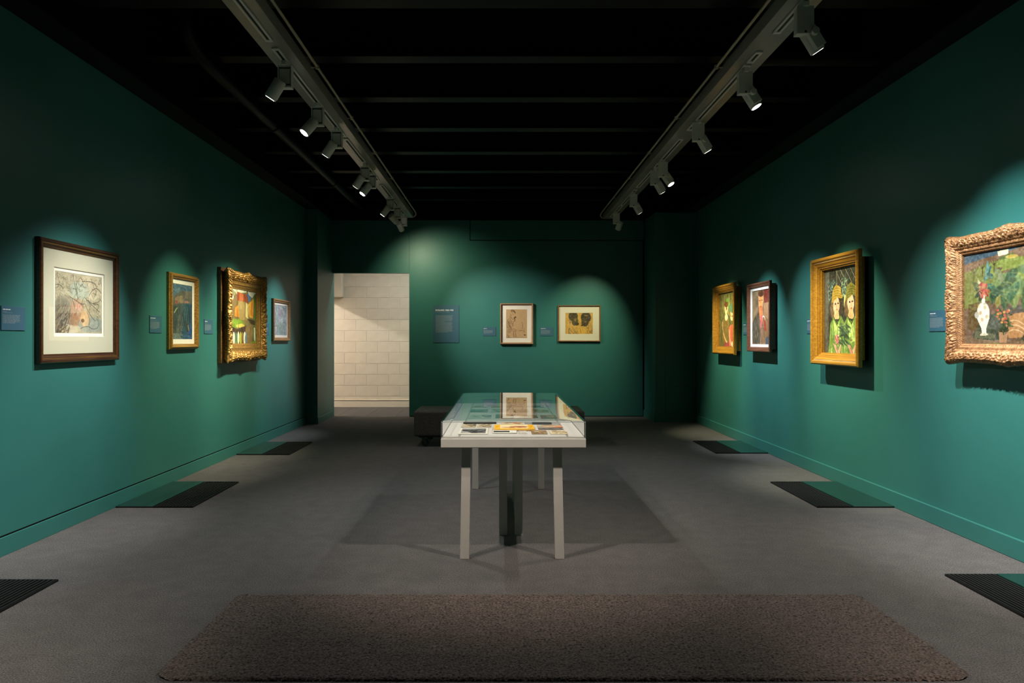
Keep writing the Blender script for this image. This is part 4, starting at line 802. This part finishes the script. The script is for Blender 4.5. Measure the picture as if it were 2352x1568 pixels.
def lens_mat(s):
    if s not in LENS: LENS[s] = emit('spotlight_lens_%d' % int(s*10), (1.0, 0.93, 0.84), s)
    return LENS[s]
def spotlight(side, y, tgt, power, color, cone, label, flip=1, floor_fill=0.0, lens=6.0, blend=0.9, bright=True):
    x = -1.475 if side == 'L' else 1.701
    out = -1 if side == 'L' else 1
    t = empty('track_spotlight', (x, y, TZ-0.012), 0, label, 'spotlight', 'spotlights on the two ceiling tracks')
    MB().box(-0.016, 0.016, -0.045, 0.045, -0.028, 0.0).build('adapter', FIXM, t, bevel=0.002, seg=1)
    w2 = 0.048
    fr = MB().box(-w2, w2, -0.030*flip, -0.024*flip, -0.178, -0.022).box(-w2, w2, -0.024*flip, 0.024*flip, -0.034, -0.026).box(-w2, w2, -0.024*flip, 0.024*flip, -0.178, -0.166)
    fr.box(-w2, -w2+0.008, -0.024*flip, 0.020*flip, -0.166, -0.034).box(w2-0.008, w2, -0.024*flip, 0.020*flip, -0.166, -0.034).box(-w2+0.012, w2-0.012, -0.012*flip, 0.016*flip, -0.150, -0.050)
    fr.build('driver_box', FIXM, t, bevel=0.0015, seg=1)
    MB().box(-0.006, 0.006, -0.0312*flip, -0.0300*flip, -0.172, -0.160).build('screw', SLOTM, t)
    piv = Vector((out*0.050, -0.016*flip, -0.168))
    MB().tube([piv + Vector((0, -0.036*flip, 0)), piv + Vector((0, 0.016, 0))], 0.020, 16).build('pivot_knob', FIXM, t)
    d = (Vector(tgt) - (Vector((x, y, TZ-0.012)) + piv)).normalized()
    c = piv + Vector((out*0.004, 0.048*flip, -0.020)) + d*0.012
    q = d.to_track_quat('Z', 'Y')
    # local head frame: cylinder along d with a flat gear case on one side
    head = MB().tube([c - d*0.074, c - d*0.070, c + d*0.060, c + d*0.066], [0.036, 0.042, 0.042, 0.040], 28).build('lamp_head', FIXM, t)
    R = Matrix.Translation(c) @ q.to_matrix().to_4x4()
    side_v = (R.to_3x3().inverted() @ (piv - c)); side_v.z = 0; ang = math.atan2(side_v.y, side_v.x)
    A = R @ Matrix.Rotation(ang, 4, 'Z')
    bx = MB().box(0.022, 0.052, -0.034, 0.034, -0.070, 0.052); bx.v = [tuple(A @ Vector(v)) for v in bx.v]
    bx.build('gear_case', FIXM, t, bevel=0.002, seg=1)
    MB().tube([c + d*0.0665, c + d*0.0675], 0.032, 24).build('lens', lens_mat(lens), t)
    def lamp(pw, cn, bl, nm):
        l = bpy.data.lights.new(nm, 'SPOT'); l.energy = pw; l.color = color; l.spot_size = math.radians(cn); l.spot_blend = bl; l.shadow_soft_size = 0.016
        o = bpy.data.objects.new(nm, l); COL.objects.link(o); o.parent = t; o.location = c + d*0.088; o.rotation_euler = d.to_track_quat('-Z', 'Y').to_euler()
    lamp(power, cone, 1.0, 'lamp')
    if floor_fill:
        # extra lamp added at the lens, aimed mid-floor to light carpet and case
        l = bpy.data.lights.new('floor_fill', 'SPOT'); l.energy = floor_fill; l.color = color; l.spot_size = math.radians(105); l.spot_blend = 1.0; l.shadow_soft_size = 0.012
        o = bpy.data.objects.new('floor_fill', l); COL.objects.link(o); o.parent = t; o.location = c + d*0.088
        sd = (Vector((0.07, y-0.9, 0)) - Vector((x, y, 3.0))).normalized(); o.rotation_euler = sd.to_track_quat('-Z', 'Y').to_euler()
    return t
PW = 190
spotlight('L', 4.99, (-2.95, 5.20, 0.85), PW*1.3, NEUT, 54, 'nearest visible spotlight on the left track, grey can tilted down to the left', -1)
spotlight('L', 5.87, (-2.95, 5.00, 0.90), PW*1.2, COOL, 54, 'glaring spotlight on the left track, its lamp shining toward the camera', -1, floor_fill=140, lens=60)
spotlight('L', 6.55, (-2.95, 6.85, 1.00), PW*1.6, GREENISH, 52, 'third spotlight from the camera on the left track, dark can tilted left', -1)
spotlight('L', 7.90, (-2.88, 8.20, 1.15), PW*1.8, GREENISH, 54, 'fourth spotlight on the left track, close in front of a lit one', -1)
spotlight('L', 8.30, (-2.88, 7.70, 1.00), PW*1.0, NEUT, 56, 'small bright-faced spotlight on the left track, directly behind a dark can', -1, floor_fill=80, lens=40)
spotlight('L', 9.70, (-2.95, 9.75, 1.15), PW*1.8, COOL, 50, 'sixth spotlight on the left track, small can near the far end', -1)
spotlight('L', 10.35, (0.18, 12.3, 1.32), PW*1.75, NEUT, 52, 'last spotlight on the left track, turned toward the back wall', -1, lens=30)
spotlight('L', 11.05, (-1.10, 12.3, 2.00), PW*0.42, GREENISH, 104, 'hidden end spotlight of the left track, aimed at the top of the back wall', -1)
spotlight('R', 4.12, (3.0, 4.30, 1.20), PW*2.0, COOL, 64, 'nearest and largest spotlight on the right track at the top of the frame', 1, lens=4)
spotlight('R', 5.12, (2.95, 4.70, 0.80), PW*1.1, NEUT, 64, 'glaring spotlight on the right track, the brightest lamp in view', 1, floor_fill=110, lens=60)
spotlight('R', 6.33, (2.95, 6.45, 1.05), PW*2.4, GREENISH, 56, 'third spotlight from the camera on the right track, tilted right', 1)
spotlight('R', 7.72, (2.95, 6.90, 0.90), PW*1.4, COOL, 58, 'bright-faced spotlight halfway along the right track', 1, floor_fill=80, lens=40)
spotlight('R', 8.12, (2.95, 8.42, 1.10), PW*2.6, COOL, 50, 'fifth spotlight on the right track, its box lit by its neighbour', 1)
spotlight('R', 9.44, (2.95, 9.75, 1.10), PW*2.4, GREENISH, 50, 'sixth spotlight on the right track, small can near the far end', 1)
spotlight('R', 10.85, (1.30, 12.3, 1.30), PW*0.8, GREENISH, 56, 'last spotlight on the right track, turned toward the back wall', 1)
# lamps above the viewer, out of the picture, that light the case and the foreground carpet
spotlight('L', 2.87, (0.0, 4.35, 0.5), PW*1.25, WARM, 54, 'left track spotlight above the viewer, aimed at the display case', -1)
spotlight('R', 2.87, (0.15, 4.35, 0.5), PW*1.25, WARM, 54, 'right track spotlight above the viewer, aimed at the display case', 1)
spotlight('L', 3.25, (0.07, 5.3, 0.75), PW*0.8, WARM, 50, 'second left track spotlight above the viewer, aimed at the display case', -1)
spotlight('L', 3.42, (-2.95, 3.6, 1.00), PW*0.9, COOL, 56, 'left track spotlight above the nearest floor grille', -1)
spotlight('R', 3.30, (3.0, 3.8, 1.10), PW*1.2, NEUT, 60, 'right track spotlight above the still life, beyond the frame', 1)
spotlight('L', 0.8, (-2.9, 2.6, 0.0), PW*3.4, NEUT, 66, 'unseen left track spotlight added behind the viewer for the foreground carpet', -1)  # unseen lamp added to brighten the left foreground carpet
spotlight('R', 0.8, (2.9, 2.7, 0.0), PW*3.0, NEUT, 66, 'unseen right track spotlight added behind the viewer for the foreground carpet', 1)  # its unseen partner, added to brighten the right foreground carpet

# ------------------------------------------------------------------ display case
CX0, CX1, CYF, CYB = -0.353, 0.491, 4.25, 6.50
cc = (CX0+CX1)/2
case = empty('display_case', (cc, (CYF+CYB)/2, 0), 0, 'long pale grey display case on legs with a clear acrylic cover, centre of the room', 'display case')
ox, oy = -cc, -(CYF+CYB)/2
hx, hy = (CX1-CX0)/2, (CYB-CYF)/2
MB().box(-hx, hx, -hy, hy, 0.670, 0.722).build('tray', CASEP, case, bevel=0.003)
MB().box(-hx+0.012, hx-0.012, -hy+0.012, hy-0.012, 0.7205, 0.734).build('deck', DECKM, case, bevel=0.0015, seg=1)
MB().box(-hx+0.10, -hx+0.112, -hy+0.014, hy-0.014, 0.734, 0.7352).box(hx-0.112, hx-0.10, -hy+0.014, hy-0.014, 0.734, 0.7352).build('deck_line', mat('grey_deck_line', (0.30,0.27,0.24), 0.6), case)
GT = 0.824; g_ = 0.006
cov = MB().box(-hx+0.003, hx-0.003, -hy+0.003, -hy+0.003+g_, 0.7225, GT-g_).build('acrylic_cover', GLASS, case); cov['label'] = 'clear acrylic cover'
MB().box(-hx+0.003, hx-0.003, hy-0.003-g_, hy-0.003, 0.7225, GT-g_).build('back_pane', GLASS, cov)
MB().box(-hx+0.003, -hx+0.003+g_, -hy+0.003+g_, hy-0.003-g_, 0.7225, GT-g_).build('side_pane', GLASS, cov)
MB().box(hx-0.003-g_, hx-0.003, -hy+0.003+g_, hy-0.003-g_, 0.7225, GT-g_).build('side_pane', GLASS, cov)
def top_pane():
    # the top sheet is very slightly domed, which bends what it mirrors
    nx, ny = 40, 80; vs = []
    for layer in (0, 1):
        for j in range(ny+1):
            for i in range(nx+1):
                u, v = i/nx*2-1, j/ny*2-1
                p = min(1.0, max(0.0, (-v+(-0.30))/0.70)); r = min(1.0, max(0.0, (v+0.3)/1.3))
                dome = (0.0052*(1-p*p) - 0.0015*r*r*(3-2*r))*(1-u**4) - 0.0022*(1-u*u)*((1-v)/2)**2
                vs.append((u*(hx-0.003), v*(hy-0.003), GT - (g_ if layer else 0) + dome - 0.0))
    W = nx+1; N = W*(ny+1); fs = []
    for j in range(ny):
        for i in range(nx):
            a = j*W+i; fs.append((a, a+1, a+W+1, a+W)); fs.append((N+a, N+a+W, N+a+W+1, N+a+1))
    m = MB().add(vs, fs, True)
    k = len(m.f)
    rim = [i for i in range(W)] + [j*W+nx for j in range(1, ny+1)] + [ny*W+i for i in range(nx-1, -1, -1)] + [j*W for j in range(ny-1, 0, -1)]
    for a, b in zip(rim, rim[1:]+rim[:1]): m.f.append((a, N+a, N+b, b)); m.smooth.append(False)
    return m
top_pane().build('top_pane', GLASS, cov)
EDGE = mat('polished_acrylic_edge', (0.30, 0.36, 0.34), 0.15, spec=0.8)
for s in (-1, 1):
    MB().box(s*(hx-0.0042), s*(hx-0.0022), -hy+0.0022, -hy+0.0042, 0.7225, GT-0.001).build('cover_edge', EDGE, cov)
MB().box(-hx+0.004, hx-0.004, -hy+0.0018, -hy+0.0036, GT-0.0062, GT-0.0030).build('cover_edge', EDGE, cov)
def leg(x0t, x0b, wd, y0, d, zt=0.670):
    m = MB(); a = [(x0b, y0, 0), (x0b+wd, y0, 0), (x0b+wd, y0+d, 0), (x0b, y0+d, 0), (x0t, y0, zt), (x0t+wd, y0, zt), (x0t+wd, y0+d, zt), (x0t, y0+d, zt)]
    m.add([(x+ox, y+oy, z) for x, y, z in a], [(0,3,2,1),(4,5,6,7),(0,1,5,4),(1,2,6,5),(2,3,7,6),(3,0,4,7)])
    return m.build('leg', CASEP, case, bevel=0.0015, seg=1)
leg(-0.236, -0.246, 0.054, 4.33, 0.036); leg(0.303, 0.318, 0.054, 4.33, 0.036)
leg(-0.254, -0.254, 0.053, 6.35, 0.036); leg(0.318, 0.318, 0.053, 6.35, 0.036)
for y in (4.85, 5.85):
    leg(-0.018, -0.016, 0.054, y, 0.036); leg(0.087, 0.087, 0.053, y, 0.036)
MB().box(-hx+0.06, hx-0.06, 4.345+oy, 6.37+oy, 0.655, 0.670).build('under_frame', CASEP, case)

# contents of the case: flat photographs, cards and booklets
def print_cv(seed, base, cols, w=34, h=22, n=26):
    c = Canvas(w, h, base, seed); c.strokes(n, (0.05, 0.1, 0.9, 0.85), 0.35, 0.05, cols, 0.1, 0.6, 0.75); return c
BW = [(40,40,40),(120,118,114),(190,188,182),(70,70,68)]; SEP = [(90,70,48),(150,124,90),(60,48,34),(206,180,140)]; COLR = [(90,130,120),(220,140,60),(200,90,60),(60,80,90),(230,200,150)]
def card(name, px0, px1, pya, pyb, seed, base, cols, label, cat, th=0.003, border=None, cv=None, grp='photographs and cards lying in the display case', z=0.7352):
    # extents measured on the deck: near edge pyb, far edge pya (converted to metres here)
    k = F*(EYE-z-th); y0 = k/(pyb-779); y1 = k/(pya-779); xa = (px0-1152)*y0/F; xb = (px1-1152)*y0/F
    y1 = min(y1, 6.46)
    c = cv or print_cv(seed, base, cols, n=26)
    if border: m_ = 1-((c.U > border) & (c.U < 1-border) & (c.V > border*1.4) & (c.V < 1-border*1.4)).astype(float); c.mixm(m_, (222,214,200))
    c.tex(4, 12)
    o = picture_mesh(name, c, xb-xa, y1-y0, z+th, PAPER, None, (xa+xb)/2*0, 0, flat=True)
    o.location = ((xa+xb)/2, (y0+y1)/2, max(0, 0)); o.location.z = 0.0
    for v in o.data.vertices[-4:]: v.co.z = z + 0.0003
    return tag(o, label, cat, grp)
card('photograph', 1052, 1120, 982, 996, 61, (150,148,144), BW, 'large black and white photograph with a white border, front left in the display case', 'photograph', border=0.10)
card('photograph', 1059, 1092, 973.3, 980, 62, (190,180,150), SEP, 'pale landscape postcard, left of the pair behind the large photograph', 'postcard')
card('photograph', 1095.6, 1128, 973.3, 980, 63, (200,190,164), SEP, 'pale landscape postcard, right of the pair behind the large photograph', 'postcard')
card('booklet', 1064, 1140, 967.5, 970.8, 64, (24,22,20), [(20,20,20),(60,56,50)], 'long black booklet behind the two postcards in the case', 'booklet', th=0.006)
card('postcard', 1151, 1201, 969, 974.2, 65, (196,182,150), COLR, 'coloured view card behind the yellow booklet in the case', 'postcard')
def yellow():
    c = Canvas(90, 24, (236, 178, 40), 71)
    c.poly([(0.16,0.05),(0.84,0.05),(0.84,0.93),(0.16,0.93)], (236,214,170), warp=False).ell(0.62,0.55,0.2,0.2,(168,96,54),0.9).ell(0.4,0.7,0.2,0.12,(206,150,96),0.9)
    c.strokes(14, (0.3,0.4,0.75,0.9), 0.12, 0.012, [(120,70,44),(206,150,90)], 0.1, 0.3, 0.7)
    for x in (0.04, 0.88): c.strokes(10, (x,0.3,x+0.06,0.75), 0.04, 0.008, [(200,130,20)], 0.0, 0.05, 0.8)
    return c
card('magazine', 1134.5, 1228, 974.8, 984.0, 66, None, None, 'yellow-bordered magazine in the middle of the display case', 'magazine', th=0.014, cv=yellow())
card('document', 1205, 1224, 968, 972.5, 67, (150,148,146), [(150,150,150)], 'grey card at the left of the dark sheet in the case', 'card')
card('document', 1223, 1267, 968, 973, 68, (52,54,52), [(40,42,42),(70,72,70)], 'dark grey sheet behind the coloured cards on the right of the case', 'booklet', th=0.004)
card('document', 1268, 1288, 968, 973, 69, (160,156,152), [(160,156,152)], 'grey card at the right of the dark sheet in the case', 'card')
card('postcard', 1236, 1293, 975.3, 981, 70, (180,170,150), COLR, 'coloured landscape card, upper of the right-hand pair in the case', 'postcard', th=0.004)
card('photograph', 1237, 1292, 982, 985.6, 72, (110,106,100), BW, 'narrow black and white photograph below the coloured landscape card', 'photograph')
def strip():
    c = Canvas(60, 18, (226,222,212), 73); c.poly([(0.04,0.25),(0.7,0.25),(0.7,0.85),(0.04,0.85)], (52,52,50), warp=False); return c
card('leaflet', 1132, 1187, 987.7, 993.0, 73, None, None, 'white leaflet with a dark panel, in front of the yellow magazine', 'leaflet', th=0.006, cv=strip())
card('caption_card', 1191.5, 1211, 988.3, 995.5, 74, (172,164,156), [(206,200,190)], 'small grey caption card in front of the yellow magazine', 'caption card', th=0.0015)
card('photograph', 1222, 1258, 988, 995.8, 75, (150,120,84), SEP, 'brown sepia photograph, left of the front right pair in the case', 'photograph')
card('photograph', 1265.5, 1305, 988, 995.8, 76, (226,212,176), SEP, 'cream and brown photograph, front right corner of the case', 'photograph')
rows = [(1075, 1128, 952, 960, (190,184,170), BW), (1138, 1180, 951, 959, (84,96,80), SEP), (1190, 1236, 952, 958.5, (206,190,150), SEP), (1244, 1280, 953, 960, (150,70,60), COLR),
        (1080, 1120, 940, 945.5, (60,64,60), BW), (1128, 1168, 939, 945.5, (186,180,166), BW), (1178, 1215, 940, 946, (70,80,76), BW), (1222, 1262, 940, 946, (196,176,130), SEP),
        (1084, 1118, 931, 934.5, (190,184,166), SEP), (1128, 1150, 931, 935, (206,176,90), COLR), (1160, 1200, 931, 934.5, (180,176,160), BW), (1210, 1250, 931, 934.5, (100,110,100), BW)]
rl = ['third row from the front', 'fourth row from the front', 'back row']
pl = ['leftmost', 'second from the left', 'second from the right', 'rightmost']
for i, (a, b, y1_, y0_, base, cols) in enumerate(rows):
    card('photograph', a, b, y1_, y0_, 80+i, base, cols, '%s card in the %s of the display case' % (pl[i % 4], rl[i//4]), 'photograph')

# ------------------------------------------------------------------ upholstered bench on casters
b0 = empty('bench', (-0.0275, 9.19, 0), 0, 'low black leather bench on casters behind the display case', 'bench')
bw2, bd2 = 1.0325, 0.36
MB().box(-bw2, bw2, -bd2, bd2, 0.126, 0.432).build('seat_block', LEATHER, b0, bevel=0.022, seg=4)
MB().box(-bw2+0.05, bw2-0.05, -bd2+0.05, bd2-0.05, 0.112, 0.127).build('base_board', RUBBER, b0)
for sx in (-1, 1):
    for sy in (-1, 1):
        cx_, cy_ = sx*(bw2-0.115), sy*(bd2-0.055)
        c = MB().box(cx_-0.04, cx_+0.04, cy_-0.035, cy_+0.035, 0.106, 0.113).tube([(cx_, cy_, 0.108), (cx_, cy_, 0.096)], 0.022, 14).build('caster', CASTM, b0)
        for q in (-1, 1):
            MB().add([(cx_-0.024+q*0, cy_+q*0.022-0.003, 0.100), (cx_+0.024, cy_+q*0.022-0.003, 0.100), (cx_+0.012-0.02*sx, cy_+q*0.022-0.003, 0.040), (cx_-0.008-0.02*sx, cy_+q*0.022-0.003, 0.040),
                      (cx_-0.024, cy_+q*0.022+0.003, 0.100), (cx_+0.024, cy_+q*0.022+0.003, 0.100), (cx_+0.012-0.02*sx, cy_+q*0.022+0.003, 0.040), (cx_-0.008-0.02*sx, cy_+q*0.022+0.003, 0.040)],
                     [(0,1,2,3),(7,6,5,4),(0,4,5,1),(1,5,6,2),(2,6,7,3),(3,7,4,0)]).build('fork', CASTM, c)
        wx = cx_ - 0.02*sx
        MB().tube([(wx, cy_-0.016, 0.0475), (wx, cy_-0.012, 0.0475), (wx, cy_+0.012, 0.0475), (wx, cy_+0.016, 0.0475)], [0.040, 0.047, 0.047, 0.040], 24).build('wheel', RUBBER, c)
        MB().tube([(wx, cy_-0.028, 0.0475), (wx, cy_+0.028, 0.0475)], 0.008, 10).build('axle', CASTM, c)
